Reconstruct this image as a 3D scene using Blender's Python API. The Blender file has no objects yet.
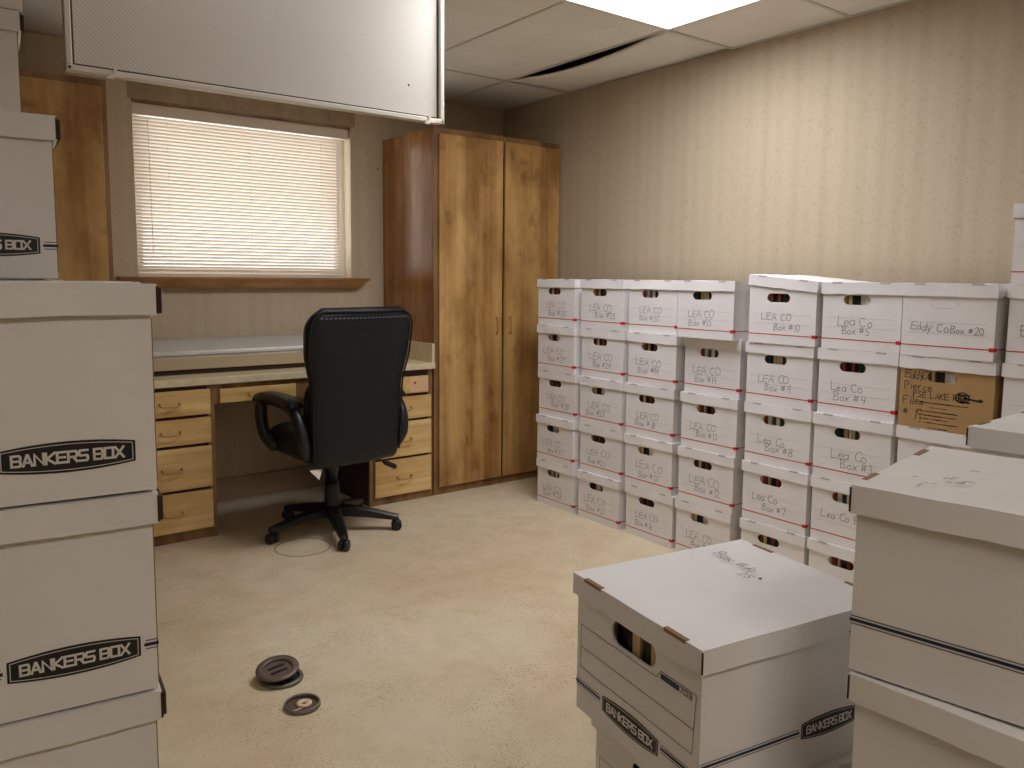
import bpy, bmesh, math, random
from mathutils import Matrix, Vector
from math import sin, cos, pi, radians as rad

S = bpy.context.scene
COL = S.collection
rnd = random.Random(7)

# ------------------------------------------------------------------ camera
EYE = 1.2602
F_PX, CX, CY = 794.85, 512.47, 358.64
YAW, PITCH, ROLL = rad(37.1812), rad(5.8392), rad(0.512)
fw = Vector((sin(YAW) * cos(PITCH), cos(YAW) * cos(PITCH), -sin(PITCH)))
rt = Vector((cos(YAW), -sin(YAW), 0))
up = rt.cross(fw)
rt, up = rt * cos(ROLL) + up * sin(ROLL), up * cos(ROLL) - rt * sin(ROLL)
cam = bpy.data.cameras.new('camera')
cam.sensor_width = 36.0
cam.lens = F_PX / 1024 * 36
cam.shift_x = (512 - CX) / 1024
cam.shift_y = (CY - 384) / 1024
cam.clip_start = 0.05
camo = bpy.data.objects.new('camera', cam)
camo.matrix_world = Matrix(((rt.x, up.x, -fw.x, 0), (rt.y, up.y, -fw.y, 0), (rt.z, up.z, -fw.z, EYE), (0, 0, 0, 1)))
COL.objects.link(camo)
S.camera = camo

# ------------------------------------------------------------------ sky, exposure, lamp and fill strengths
w = bpy.data.worlds.new('sky')
S.world = w
w.use_nodes = True
bg = w.node_tree.nodes['Background']
bg.inputs[0].default_value = (0.90, 0.95, 1.0, 1)
bg.inputs[1].default_value = 3.4
S.view_settings.view_transform = 'Standard'
S.view_settings.look = 'None'
S.view_settings.gamma = 1
S.view_settings.use_curve_mapping = False
S.view_settings.exposure = 0.17
LAMP_MAIN = 15.0          # lit ceiling panel in view
FILL_REAR = 8.0           # added fill panel behind the viewer, unseen
FILL_TUBES = 2.5          # glow added as fill to the opened fixture's unseen tubes
LAMP_COLOR = (0.95, 0.97, 1.05, 1)
FILL_COLOR = (1.0, 0.96, 0.92, 1)

# ------------------------------------------------------------------ dimensions
XR, YB, H = 3.278, 4.451, 2.381       # right wall, back wall, ceiling height
XL, YF = -1.6, -2.0                   # left wall and the wall behind the viewer
XG, YG = 2.810, 3.780                 # ceiling grid reference lines
XC, YC, HC = 2.360, 3.8525, 2.085     # cabinet left side, cabinetry front, cabinet height
XB = 2.780                            # plane of the file box fronts

# ------------------------------------------------------------------ materials
def mat(name, color, rough=0.6, metal=0.0, spec=0.5):
    m = bpy.data.materials.new(name)
    m.use_nodes = True
    b = m.node_tree.nodes['Principled BSDF']
    b.inputs['Base Color'].default_value = (*color, 1)
    b.inputs['Roughness'].default_value = rough
    b.inputs['Metallic'].default_value = metal
    b.inputs['Specular IOR Level'].default_value = spec
    return m

class NT:
    def __init__(s, m):
        s.t = m.node_tree
        s.b = s.t.nodes['Principled BSDF']
    def n(s, kind, **kw):
        x = s.t.nodes.new(kind)
        for k, v in kw.items():
            if k in x.inputs: x.inputs[k].default_value = v
            else: setattr(x, k, v)
        return x
    def l(s, a, b): s.t.links.new(a, b)
    def coords(s, scale=(1, 1, 1), kind='Object'):
        tc = s.n('ShaderNodeTexCoord'); mp = s.n('ShaderNodeMapping')
        mp.inputs['Scale'].default_value = scale
        s.l(tc.outputs[kind], mp.inputs['Vector'])
        return mp.outputs[0]
    def noise(s, vec, scale, detail=4, rough=0.55, dist=0.0):
        x = s.n('ShaderNodeTexNoise'); x.inputs['Scale'].default_value = scale
        x.inputs['Detail'].default_value = detail; x.inputs['Roughness'].default_value = rough
        x.inputs['Distortion'].default_value = dist
        s.l(vec, x.inputs['Vector']); return x.outputs['Fac']
    def ramp(s, fac, stops):
        r = s.n('ShaderNodeValToRGB'); e = r.color_ramp.elements
        while len(e) < len(stops): e.new(0.5)
        for el, (p, c) in zip(e, stops):
            el.position = p; el.color = (*c, 1) if len(c) == 3 else c
        s.l(fac, r.inputs[0]); return r.outputs[0]
    def mix(s, fac, a, b, mode='MIX'):
        x = s.n('ShaderNodeMix', data_type='RGBA', blend_type=mode)
        if isinstance(fac, (int, float)): x.inputs[0].default_value = fac
        else: s.l(fac, x.inputs[0])
        for i, v in ((6, a), (7, b)):
            if isinstance(v, tuple): x.inputs[i].default_value = (*v, 1)
            else: s.l(v, x.inputs[i])
        return x.outputs[2]
    def bump(s, h, strength=0.2, dist=0.002):
        x = s.n('ShaderNodeBump'); x.inputs['Strength'].default_value = strength
        x.inputs['Distance'].default_value = dist
        s.l(h, x.inputs['Height']); s.l(x.outputs[0], s.b.inputs['Normal'])
    def color(s, c): s.l(c, s.b.inputs['Base Color'])

def srgb(r, g, b):
    f = lambda c: (c / 255 / 12.92) if c / 255 <= 0.04045 else ((c / 255 + 0.055) / 1.055) ** 2.4
    return (f(r), f(g), f(b))

def wood(name, dark, mid, light, rough=0.35, axis='z', grain=1.0):
    m = mat(name, mid, rough)
    t = NT(m)
    long_ = {'z': lambda a, b: (a, a, b), 'x': lambda a, b: (b, a, a)}[axis]
    board_ = t.noise(t.coords(long_(7, 0.25)), 1.0, 2, 0.5, 0.0)                 # broad veneer flitches
    g = t.noise(t.coords(long_(30, 0.9)), 1.0, 6, 0.65, 0.25)                      # grain streaks
    blotch = t.noise(t.coords(long_(3.0, 1.3)), 1.5, 5, 0.60, 0.15)               # uneven stain
    spots = t.noise(t.coords(long_(7, 4.5)), 1.2, 4, 0.6, 0.3)
    c1 = t.ramp(board_, [(0.36, mid), (0.50, light), (0.64, mid)])
    c1 = t.mix(0.55, c1, t.ramp(g, [(0.34, (0.66, 0.58, 0.48)), (0.56, (1, 1, 1))]), 'MULTIPLY')
    c1 = t.mix(0.85, c1, t.ramp(blotch, [(0.34, dark), (0.60, (1, 1, 1))]), 'MULTIPLY')
    c1 = t.mix(0.55, c1, t.ramp(spots, [(0.30, dark), (0.42, (1, 1, 1))]), 'MULTIPLY')
    t.color(c1)
    t.bump(t.noise(t.coords(long_(160, 4)), 1.0, 2), 0.05, 0.001)
    return m

M = {}
# floor: worn beige carpet, flecked
m = M['floor'] = mat('floor_carpet', srgb(206, 186, 142), 0.95, spec=0.15)
t = NT(m); v = t.coords()
big = t.noise(v, 1.3, 5, 0.6, 0.4)
base = t.ramp(big, [(0.30, srgb(200, 178, 145)), (0.48, srgb(210, 191, 159)), (0.66, srgb(217, 203, 173))])
mid_ = t.noise(v, 9, 5, 0.65)
base = t.mix(0.5, base, t.ramp(mid_, [(0.30, (0.80, 0.76, 0.69)), (0.58, (1, 1, 1))]), 'MULTIPLY')
vo = t.n('ShaderNodeTexVoronoi'); vo.inputs['Scale'].default_value = 110; t.l(v, vo.inputs['Vector'])
sp = t.ramp(vo.outputs['Distance'], [(0.12, (0.42, 0.33, 0.24)), (0.30, (1, 1, 1))])
spm = t.noise(v, 3.0, 3)
base = t.mix(t.ramp(spm, [(0.40, (0.10, 0.10, 0.10)), (0.62, (1.0, 1.0, 1.0))]), base, t.mix(1.0, base, sp, 'MULTIPLY'))
t.color(base)
t.bump(t.noise(v, 260, 3), 0.5, 0.004)

# wallpaper: tan, faint vertical stripes, flecked
def wallpaper(name, along, light_gain=1.0):
    m = mat(name, srgb(188, 170, 135), 0.85, spec=0.2)
    t = NT(m)
    tc = t.n('ShaderNodeTexCoord'); sx = t.n('ShaderNodeSeparateXYZ'); t.l(tc.outputs['Object'], sx.inputs[0])
    a = sx.outputs['XYZ'.index(along)]
    k = t.n('ShaderNodeMath', operation='MULTIPLY'); t.l(a, k.inputs[0]); k.inputs[1].default_value = 2 * pi / 0.082
    s_ = t.n('ShaderNodeMath', operation='SINE'); t.l(k.outputs[0], s_.inputs[0])
    h_ = t.n('ShaderNodeMath', operation='MULTIPLY_ADD'); t.l(s_.outputs[0], h_.inputs[0]); h_.inputs[1].default_value = 0.5; h_.inputs[2].default_value = 0.5
    c = t.ramp(h_.outputs[0], [(0.2, tuple(c_ * light_gain for c_ in srgb(184, 168, 143))), (0.8, tuple(c_ * light_gain for c_ in srgb(187, 171, 146)))])
    st = t.noise(t.coords((14, 14, 0.12)), 1, 3, 0.6)
    c = t.mix(0.45, c, t.ramp(st, [(0.28, (0.84, 0.83, 0.81)), (0.68, (1, 1, 1))]), 'MULTIPLY')
    fl = t.noise(t.coords((1, 1, 1)), 70, 3, 0.7)
    c = t.mix(0.8, c, t.ramp(fl, [(0.33, (0.86, 0.83, 0.78)), (0.46, (1, 1, 1)), (0.60, (1, 1, 1)), (0.70, (1.0, 0.90, 0.74))]), 'MULTIPLY')
    vo = t.n('ShaderNodeTexVoronoi'); vo.inputs['Scale'].default_value = 3.2; t.l(t.coords(), vo.inputs['Vector'])
    c = t.mix(1.0, c, t.ramp(vo.outputs['Distance'], [(0.022, (0.25, 0.18, 0.12)), (0.032, (1, 1, 1))]), 'MULTIPLY')
    t.color(c); t.bump(fl, 0.15, 0.001)
    return m
M['wall_y'] = wallpaper('wallpaper_right', 'Y')
M['wall_x'] = wallpaper('wallpaper_back_brightened', 'X', 1.25)  # same paper, brightened in colour to make up for missing light
m = M['band'] = mat('wallpaper_band', srgb(172, 146, 108), 0.85)
t = NT(m); t.color(t.ramp(t.noise(t.coords((12, 12, 4)), 2, 4), [(0.3, srgb(160, 140, 112)), (0.7, srgb(178, 160, 132))]))

# ceiling board
m = M['tile'] = mat('ceiling_board', srgb(226, 220, 208), 0.9, spec=0.2)
t = NT(m); v = t.coords()
vo = t.n('ShaderNodeTexVoronoi'); vo.inputs['Scale'].default_value = 70; t.l(v, vo.inputs['Vector'])
c = t.mix(0.8, srgb(226, 220, 208), t.ramp(vo.outputs['Distance'], [(0.06, (0.45, 0.40, 0.34)), (0.14, (1, 1, 1))]), 'MULTIPLY')
c = t.mix(0.5, c, t.ramp(t.noise(v, 2.5, 3), [(0.35, (0.86, 0.83, 0.78)), (0.6, (1, 1, 1))]), 'MULTIPLY')
t.color(c)
M['tbar'] = mat('ceiling_grid_paint', srgb(196, 188, 174), 0.5)
M['void'] = mat('dark_plenum', (0.012, 0.011, 0.012), 0.9)

def board(name, col, stain=0.12):
    m = mat(name, col, 0.55, spec=0.35)
    t = NT(m); v = t.coords()
    n = t.noise(v, 6, 4)
    c = t.mix(1.0, tuple(col), t.ramp(n, [(0.3, tuple([1 - stain] * 3)), (0.62, (1, 1, 1))]), 'MULTIPLY')
    t.color(c)
    t.bump(t.noise(t.coords((400, 400, 3)), 1, 2), 0.06, 0.0006)
    return m
M['white_board'] = board('white_cardboard', srgb(238, 234, 232), 0.06)
M['bank_board'] = board('storage_box_cardboard', srgb(232, 228, 223), 0.06)
M['kraft'] = board('kraft_cardboard', srgb(184, 148, 100), 0.12)
M['kraft_edge'] = mat('cut_cardboard_edge', srgb(146, 112, 80), 0.9)
M['shade_edge'] = mat('shaded_cardboard_edge', srgb(58, 38, 28), 0.9)  # cardboard brown with shade put into its colour
M['red'] = mat('red_print', srgb(200, 34, 50), 0.5)
M['ink'] = mat('marker_ink', srgb(92, 89, 95), 0.6)
M['ink2'] = mat('marker_ink_dark', srgb(46, 44, 50), 0.6)
M['ink_faint'] = mat('marker_ink_faint', srgb(122, 118, 120), 0.6)
M['rule'] = mat('ruled_line_print', srgb(186, 180, 180), 0.6)
M['black_print'] = mat('black_print', srgb(20, 20, 24), 0.5)
M['navy_print'] = mat('navy_print', srgb(28, 34, 66), 0.5)
M['print_white'] = mat('white_print', srgb(222, 216, 206), 0.5)
M['f_manila'] = mat('manila_folder', srgb(206, 176, 128), 0.8)
M['f_white'] = mat('white_paper', srgb(220, 212, 198), 0.8)
M['f_red'] = mat('red_brown_folder', srgb(120, 58, 36), 0.8)
M['f_green'] = mat('dark_green_folder', srgb(44, 56, 46), 0.8)
M['f_dark'] = mat('dark_folder', srgb(30, 27, 28), 0.8)

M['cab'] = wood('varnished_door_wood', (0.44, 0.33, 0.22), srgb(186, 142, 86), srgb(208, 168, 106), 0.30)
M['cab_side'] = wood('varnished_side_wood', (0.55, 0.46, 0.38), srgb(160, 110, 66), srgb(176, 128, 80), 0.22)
M['frame_wood'] = wood('dark_frame_wood', (0.55, 0.45, 0.35), srgb(138, 102, 64), srgb(158, 122, 80), 0.4)
M['drawer'] = wood('drawer_front_wood', (0.74, 0.62, 0.46), srgb(220, 182, 118), srgb(234, 202, 140), 0.32, 'x')
M['sill'] = wood('sill_wood', (0.55, 0.42, 0.3), srgb(158, 112, 66), srgb(182, 134, 82), 0.35, 'x')
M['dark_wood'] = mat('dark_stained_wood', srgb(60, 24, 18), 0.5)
M['counter'] = mat('cream_laminate', srgb(222, 206, 168), 0.35)
t = NT(M['counter']); t.color(t.ramp(t.noise(t.coords(), 30, 4), [(0.3, srgb(208, 190, 150)), (0.7, srgb(226, 211, 174))]))
M['baseboard'] = mat('vinyl_baseboard', srgb(176, 152, 122), 0.6)
M['bronze'] = mat('aged_bronze_pull', srgb(182, 142, 90), 0.4, 0.0)
M['label_strip'] = mat('pale_pink_label', srgb(222, 182, 140), 0.6)

M['leather'] = mat('black_leather', srgb(10, 12, 18), 0.34, spec=0.4)
t = NT(M['leather'])
vo = t.n('ShaderNodeTexVoronoi'); vo.inputs['Scale'].default_value = 240; t.l(t.coords(), vo.inputs['Vector'])
wr = t.noise(t.coords((1, 1, 2.5)), 9, 3)
ad = t.n('ShaderNodeMath', operation='ADD'); t.l(vo.outputs['Distance'], ad.inputs[0]); t.l(wr, ad.inputs[1])
t.bump(ad.outputs[0], 0.35, 0.004)
M['plastic'] = mat('black_plastic', srgb(17, 18, 22), 0.38)
M['stitch'] = mat('highlit_stitching', srgb(108, 112, 122), 0.5)  # stitches lightened to paint in the leather's wrinkle highlights
M['chrome'] = mat('brushed_metal', srgb(120, 120, 124), 0.3, 0.9)

M['fix_paint'] = mat('white_enamel', srgb(214, 206, 190), 0.4)
M['fix_dark'] = mat('dark_gasket', srgb(62, 52, 42), 0.7)
# prismatic lens sheet: ribbed diagonally
m = M['lens'] = mat('prismatic_acrylic', srgb(208, 202, 192), 0.55, spec=0.3)
t = NT(m)
def wave(rot):
    tc = t.n('ShaderNodeTexCoord'); mp = t.n('ShaderNodeMapping'); mp.inputs['Rotation'].default_value = rot
    t.l(tc.outputs['Object'], mp.inputs['Vector'])
    wv = t.n('ShaderNodeTexWave', wave_type='BANDS', bands_direction='X')
    wv.inputs['Scale'].default_value = 34; wv.inputs['Detail'].default_value = 0; wv.inputs['Distortion'].default_value = 0.0
    t.l(mp.outputs[0], wv.inputs['Vector']); return wv.outputs['Fac']
wa, wb = wave((0, rad(45), 0)), wave((0, rad(-45), 0))
ml = t.n('ShaderNodeMath', operation='MULTIPLY'); t.l(wa, ml.inputs[0]); t.l(wb, ml.inputs[1])
c = t.mix(1.0, srgb(214, 207, 196), t.ramp(wa, [(0.0, (0.80, 0.78, 0.74)), (0.6, (1, 1, 1))]), 'MULTIPLY')
t.color(c)
t.bump(ml.outputs[0], 0.08, 0.002)

def emit(name, col, s):
    m = bpy.data.materials.new(name); m.use_nodes = True
    nt = m.node_tree; nt.nodes.clear()
    e = nt.nodes.new('ShaderNodeEmission'); o = nt.nodes.new('ShaderNodeOutputMaterial')
    e.inputs[0].default_value = col; e.inputs[1].default_value = s
    nt.links.new(e.outputs[0], o.inputs[0]); return m
M['lamp_main'] = emit('lit_diffuser', LAMP_COLOR, LAMP_MAIN)
M['fill_rear'] = emit('fill_diffuser_rear', FILL_COLOR, FILL_REAR)
M['tube'] = emit('fill_glow_tube', LAMP_COLOR, FILL_TUBES)

# thin slat: diffuse plus light passing through
m = M['slat'] = mat('blind_slat', srgb(232, 220, 204), 0.5)
t = NT(m); tr = t.n('ShaderNodeBsdfTranslucent'); tr.inputs[0].default_value = (*srgb(240, 224, 204), 1)
mx = t.n('ShaderNodeMixShader'); mx.inputs[0].default_value = 0.18
out = [n for n in t.t.nodes if n.type == 'OUTPUT_MATERIAL'][0]
t.l(t.b.outputs[0], mx.inputs[1]); t.l(tr.outputs[0], mx.inputs[2]); t.l(mx.outputs[0], out.inputs[0])
M['blind_rail'] = mat('blind_rail_paint', srgb(226, 212, 192), 0.5)
M['cord'] = mat('blind_cord', srgb(214, 204, 190), 0.7)
m = M['glass'] = bpy.data.materials.new('window_glass'); m.use_nodes = True
nt = m.node_tree; nt.nodes.clear()
a_ = nt.nodes.new('ShaderNodeBsdfTransparent'); b_ = nt.nodes.new('ShaderNodeBsdfGlossy'); b_.inputs['Roughness'].default_value = 0.02
x_ = nt.nodes.new('ShaderNodeMixShader'); x_.inputs[0].default_value = 0.08; o_ = nt.nodes.new('ShaderNodeOutputMaterial')
nt.links.new(a_.outputs[0], x_.inputs[1]); nt.links.new(b_.outputs[0], x_.inputs[2]); nt.links.new(x_.outputs[0], o_.inputs[0])
M['win_frame'] = mat('window_frame_paint', srgb(236, 232, 224), 0.4)
M['wrap'] = mat('glossy_plastic_cover', srgb(196, 194, 186), 0.18, 0.0)
M['wrap_edge'] = mat('tan_cover_edge', srgb(186, 168, 132), 0.5)
M['outlet'] = mat('brown_floor_outlet', srgb(104, 90, 80), 0.45, 0.3)
M['outlet_grey'] = mat('grey_floor_outlet', srgb(112, 108, 98), 0.45, 0.4)
M['outlet_in'] = mat('dark_recess', srgb(24, 20, 20), 0.8)
M['outlet_brown'] = mat('brown_recess', srgb(92, 70, 54), 0.8)
M['outlet_plug'] = mat('cream_socket', srgb(214, 194, 150), 0.5)
M['ring'] = mat('brown_ring', srgb(138, 104, 66), 0.8)

# ------------------------------------------------------------------ mesh helpers
def box(bm, x0, x1, y0, y1, z0, z1, mi=0):
    vs = [bm.verts.new((x, y, z)) for x in (x0, x1) for y in (y0, y1) for z in (z0, z1)]
    fs = []
    for q in ((0, 1, 3, 2), (4, 6, 7, 5), (0, 4, 5, 1), (2, 3, 7, 6), (0, 2, 6, 4), (1, 5, 7, 3)):
        f = bm.faces.new([vs[i] for i in q]); f.material_index = mi; fs.append(f)
    return vs

def bevel(bm, r, seg=2):
    bmesh.ops.recalc_face_normals(bm, faces=bm.faces)
    bmesh.ops.bevel(bm, geom=[e for e in bm.edges], offset=r, segments=seg, affect='EDGES', profile=0.5)

def finish(bm, name, mats, smooth=False):
    me = bpy.data.meshes.new(name)
    bmesh.ops.recalc_face_normals(bm, faces=bm.faces)
    bm.to_mesh(me); bm.free()
    for q in (mats if isinstance(mats, (list, tuple)) else [mats]):
        me.materials.append(M[q] if isinstance(q, str) else q)
    if smooth:
        for p in me.polygons: p.use_smooth = True
    return me

def link(name, me, parent=None, loc=(0, 0, 0), rot=(0, 0, 0)):
    o = bpy.data.objects.new(name, me)
    COL.objects.link(o)
    o.location = loc; o.rotation_euler = rot
    if parent: o.parent = parent
    return o

def mk(name, bm, mats, parent=None, smooth=False, loc=(0, 0, 0), rot=(0, 0, 0)):
    return link(name, finish(bm, name, mats, smooth), parent, loc, rot)

def bx(name, mats, parent, x0, x1, y0, y1, z0, z1, bev=0.0, seg=2):
    bm = bmesh.new(); box(bm, x0, x1, y0, y1, z0, z1)
    if bev: bevel(bm, bev, seg)
    return mk(name, bm, mats, parent)

def tag(o, label, cat, group=None):
    o['label'] = label; o['category'] = cat
    if group: o['group'] = group
    return o

def thing(name, label, cat, loc=(0, 0, 0), rz=0.0, group=None):
    o = bpy.data.objects.new(name, None); o.empty_display_size = 0.1
    COL.objects.link(o); o.location = loc; o.rotation_euler = (0, 0, rz)
    return tag(o, label, cat, group)

def struct(o): o['kind'] = 'structure'; return o

def prism_x(bm, prof, x0, x1):
    """extrude a closed (y,z) outline along x"""
    a = [bm.verts.new((x0, y, z)) for y, z in prof]; b = [bm.verts.new((x1, y, z)) for y, z in prof]
    n = len(prof)
    for i in range(n): bm.faces.new((a[i], a[(i + 1) % n], b[(i + 1) % n], b[i]))
    bm.faces.new(a); bm.faces.new(b[::-1])

def tube(bm, pts, r, seg=10, caps=True):
    """round tube through pts; r a number or list"""
    P = [Vector(p) for p in pts]; R = r if isinstance(r, (list, tuple)) else [r] * len(P)
    rings = []; ref = None
    for i, p in enumerate(P):
        d = (P[min(i + 1, len(P) - 1)] - P[max(i - 1, 0)]).normalized()
        if ref is None:
            ref = d.orthogonal().normalized()
        ref = (ref - d * ref.dot(d)).normalized()
        q = d.cross(ref)
        rings.append([bm.verts.new(p + (ref * cos(2 * pi * k / seg) + q * sin(2 * pi * k / seg)) * R[i]) for k in range(seg)])
    for A, B in zip(rings, rings[1:]):
        for k in range(seg): bm.faces.new((A[k], A[(k + 1) % seg], B[(k + 1) % seg], B[k]))
    if caps:
        bm.faces.new(rings[0][::-1]); bm.faces.new(rings[-1])

def lathe(bm, prof, seg=32, c=(0, 0, 0), close=False):
    """revolve (r,z) outline about z"""
    rings = []
    for r, z in prof:
        rings.append([bm.verts.new((c[0] + r * cos(2 * pi * k / seg), c[1] + r * sin(2 * pi * k / seg), c[2] + z)) for k in range(seg)])
    pairs = list(zip(rings, rings[1:])) + ([(rings[-1], rings[0])] if close else [])
    for A, B in pairs:
        for k in range(seg): bm.faces.new((A[k], A[(k + 1) % seg], B[(k + 1) % seg], B[k]))
    if not close:
        bm.faces.new(rings[0][::-1]); bm.faces.new(rings[-1])

# flat print: ribbons on a face.  to3(u, v) -> point on the face
def ribbon(bm, pts, wdt, to3, closed=False):
    P = [Vector(p) for p in pts]; n = len(P)
    L, R = [], []
    for i, p in enumerate(P):
        a = P[(i - 1) % n] if closed or i > 0 else None
        b = P[(i + 1) % n] if closed or i < n - 1 else None
        d1 = (p - a).normalized() if a is not None else None
        d2 = (b - p).normalized() if b is not None else None
        if d1 is None: d1 = d2
        if d2 is None: d2 = d1
        n1 = Vector((-d1.y, d1.x)); n2 = Vector((-d2.y, d2.x))
        nn = n1 + n2
        nn = n1 if nn.length < 1e-6 else nn.normalized()
        k = min(1.8, 1 / max(0.3, nn.dot(n1)))
        e = Vector((0, 0))
        if not closed and i == 0: e = -d1 * wdt * 0.5
        if not closed and i == n - 1: e = d1 * wdt * 0.5
        L.append(bm.verts.new(to3(*(p + e + nn * wdt / 2 * k)))); R.append(bm.verts.new(to3(*(p + e - nn * wdt / 2 * k))))
    for i in range(n if closed else n - 1):
        j = (i + 1) % n
        bm.faces.new((L[i], R[i], R[j], L[j]))

def arc(cx, cy, rx, ry, a0, a1, n=9):
    return [(cx + rx * cos(rad(a0 + (a1 - a0) * i / n)), cy + ry * sin(rad(a0 + (a1 - a0) * i / n))) for i in range(n + 1)]

# hand-drawn single-stroke letters on a 0..1 square
HAND = {
    'L': [[(0, 1), (0.05, 0.02), (0.75, 0.06)]], 'E': [[(0.8, 0.98), (0.05, 0.95), (0, 0.03), (0.8, 0.02)], [(0.02, 0.5), (0.65, 0.54)]],
    'A': [[(0, 0), (0.42, 1), (0.85, 0)], [(0.18, 0.36), (0.7, 0.38)]], 'C': [arc(0.5, 0.5, 0.45, 0.5, 50, 315, 10)],
    'O': [arc(0.5, 0.5, 0.42, 0.5, 90, 460, 14)], 'B': [[(0.05, 0), (0.05, 1), (0.55, 0.95), (0.62, 0.75), (0.1, 0.52), (0.68, 0.4), (0.68, 0.1), (0.02, 0.02)]],
    'o': [arc(0.35, 0.28, 0.28, 0.28, 90, 460, 10)], 'x': [[(0.05, 0.55), (0.6, 0)], [(0.62, 0.55), (0, 0)]],
    'e': [[(0.05, 0.3), (0.55, 0.34)] + arc(0.32, 0.3, 0.26, 0.28, 20, 320, 8)], 'a': [arc(0.3, 0.27, 0.27, 0.27, 40, 350, 9), [(0.58, 0.55), (0.62, 0)]],
    'd': [arc(0.3, 0.27, 0.27, 0.27, 40, 350, 9), [(0.6, 1), (0.62, 0)]], 'y': [[(0.05, 0.55), (0.3, 0.05)], [(0.62, 0.55), (0.1, -0.4)]],
    'u': [[(0.05, 0.55), (0.1, 0.05), (0.45, 0.03), (0.6, 0.5), (0.62, 0)]], 'l': [[(0.1, 1), (0.12, 0)]], 'i': [[(0.15, 0.55), (0.17, 0)], [(0.16, 0.75), (0.18, 0.8)]],
    'r': [[(0.05, 0.55), (0.08, 0)], [(0.08, 0.35), (0.3, 0.55), (0.5, 0.5)]], 's': [[(0.5, 0.52), (0.1, 0.46), (0.1, 0.32), (0.5, 0.2), (0.48, 0.04), (0.02, 0.02)]],
    'c': [arc(0.35, 0.28, 0.28, 0.28, 50, 315, 8)], 'P': [[(0.05, 0), (0.05, 1), (0.6, 0.95), (0.65, 0.6), (0.08, 0.48)]],
    'F': [[(0.75, 1), (0.05, 0.97), (0.03, 0)], [(0.05, 0.5), (0.6, 0.53)]], 'K': [[(0.05, 1), (0.05, 0)], [(0.65, 1), (0.05, 0.45), (0.7, 0)]],
    'S': [[(0.65, 0.92), (0.2, 0.98), (0.1, 0.65), (0.6, 0.42), (0.5, 0.04), (0.02, 0.08)]], 'R': [[(0.05, 0), (0.05, 1), (0.6, 0.92), (0.6, 0.55), (0.08, 0.48), (0.7, 0)]],
    '#': [[(0.25, 0.9), (0.15, 0.2)], [(0.55, 0.92), (0.45, 0.2)], [(0.02, 0.68), (0.72, 0.72)], [(0, 0.4), (0.7, 0.44)]],
    '0': [arc(0.35, 0.5, 0.3, 0.5, 90, 455, 12)], '1': [[(0.3, 1), (0.32, 0)]], '2': [arc(0.32, 0.7, 0.28, 0.3, 160, -30, 6) + [(0.05, 0.02), (0.7, 0.04)]],
    '3': [arc(0.3, 0.75, 0.28, 0.25, 150, -80, 6) + arc(0.3, 0.25, 0.32, 0.26, 80, -150, 6)], '4': [[(0.1, 1), (0.05, 0.45), (0.65, 0.48)], [(0.55, 1), (0.52, 0)]],
    '5': [[(0.65, 1), (0.15, 0.97), (0.12, 0.55)] + arc(0.3, 0.3, 0.32, 0.3, 100, -140, 7)], '6': [[(0.5, 1), (0.1, 0.45)] + arc(0.33, 0.26, 0.27, 0.26, 170, 520, 9)],
    '7': [[(0.02, 0.97), (0.65, 1), (0.25, 0)]], '8': [arc(0.33, 0.75, 0.24, 0.24, 270, 630, 9), arc(0.33, 0.25, 0.3, 0.26, 90, 450, 9)],
    '9': [arc(0.35, 0.72, 0.26, 0.27, 0, 360, 9) + [(0.5, 0)]],
}
def hand(bm, text, u, v, h, wdt, to3, r, adv=0.8, slope=0.0):
    x = u
    for ch in text:
        if ch == ' ': x += h * 0.55; continue
        jx, jy, js = r.uniform(-.05, .05) * h, r.uniform(-.07, .07) * h, r.uniform(0.9, 1.1)
        sh = r.uniform(-0.08, 0.18)
        wide = 0.62 if ch in 'oxeadyurscli' else 0.85
        for st in HAND[ch]:
            pts = [(x + (px * 0.85 + sh * py) * h * js + jx + r.uniform(-.015, .015) * h, v + py * h * js + jy + slope * (x - u) + r.uniform(-.015, .015) * h) for px, py in st]
            ribbon(bm, pts, wdt, to3)
        x += h * adv * (wide + 0.15) * (0.5 if ch in 'li1' else 1)
    return x

SQ = {
    'B': [[(0, 0), (0, 1), (.88, 1), (1, .88), (1, .6), (.9, .5), (1, .4), (1, .12), (.88, 0), (0, 0)], [(0, .5), (.88, .5)]],
    'A': [[(0, 0), (.45, 1), (.55, 1), (1, 0)], [(.2, .3), (.8, .3)]], 'N': [[(0, 0), (0, 1), (1, 0), (1, 1)]],
    'K': [[(0, 0), (0, 1)], [(1, 1), (.1, .47), (1, 0)]], 'E': [[(1, 1), (0, 1), (0, 0), (1, 0)], [(0, .5), (.88, .5)]],
    'R': [[(0, 0), (0, 1), (.9, 1), (1, .9), (1, .55), (.9, .45), (0, .45)], [(.55, .45), (1, 0)]],
    'S': [[(1, 1), (.1, 1), (0, .9), (0, .6), (.1, .5), (.9, .5), (1, .4), (1, .1), (.9, 0), (0, 0)]],
    'O': [[(0, 0), (0, 1), (1, 1), (1, 0), (0, 0)]], 'X': [[(0, 0), (1, 1)], [(0, 1), (1, 0)]],
    '7': [[(0, 1), (1, 1), (.4, 0)]], '0': [[(0, 0), (0, 1), (1, 1), (1, 0), (0, 0)]], '3': [[(0, 1), (1, 1), (1, 0), (0, 0)], [(.2, .5), (1, .5)]],
}
def square_text(bm, text, u, v, h, cw, gap, space, wdt, to3, arcf=None):
    x = u
    for ch in text:
        if ch == ' ': x += space; continue
        for st in SQ[ch]:
            ribbon(bm, [(x + px * cw, v + py * h) for px, py in st], wdt, to3)
        x += cw + gap
    return x - gap

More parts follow.
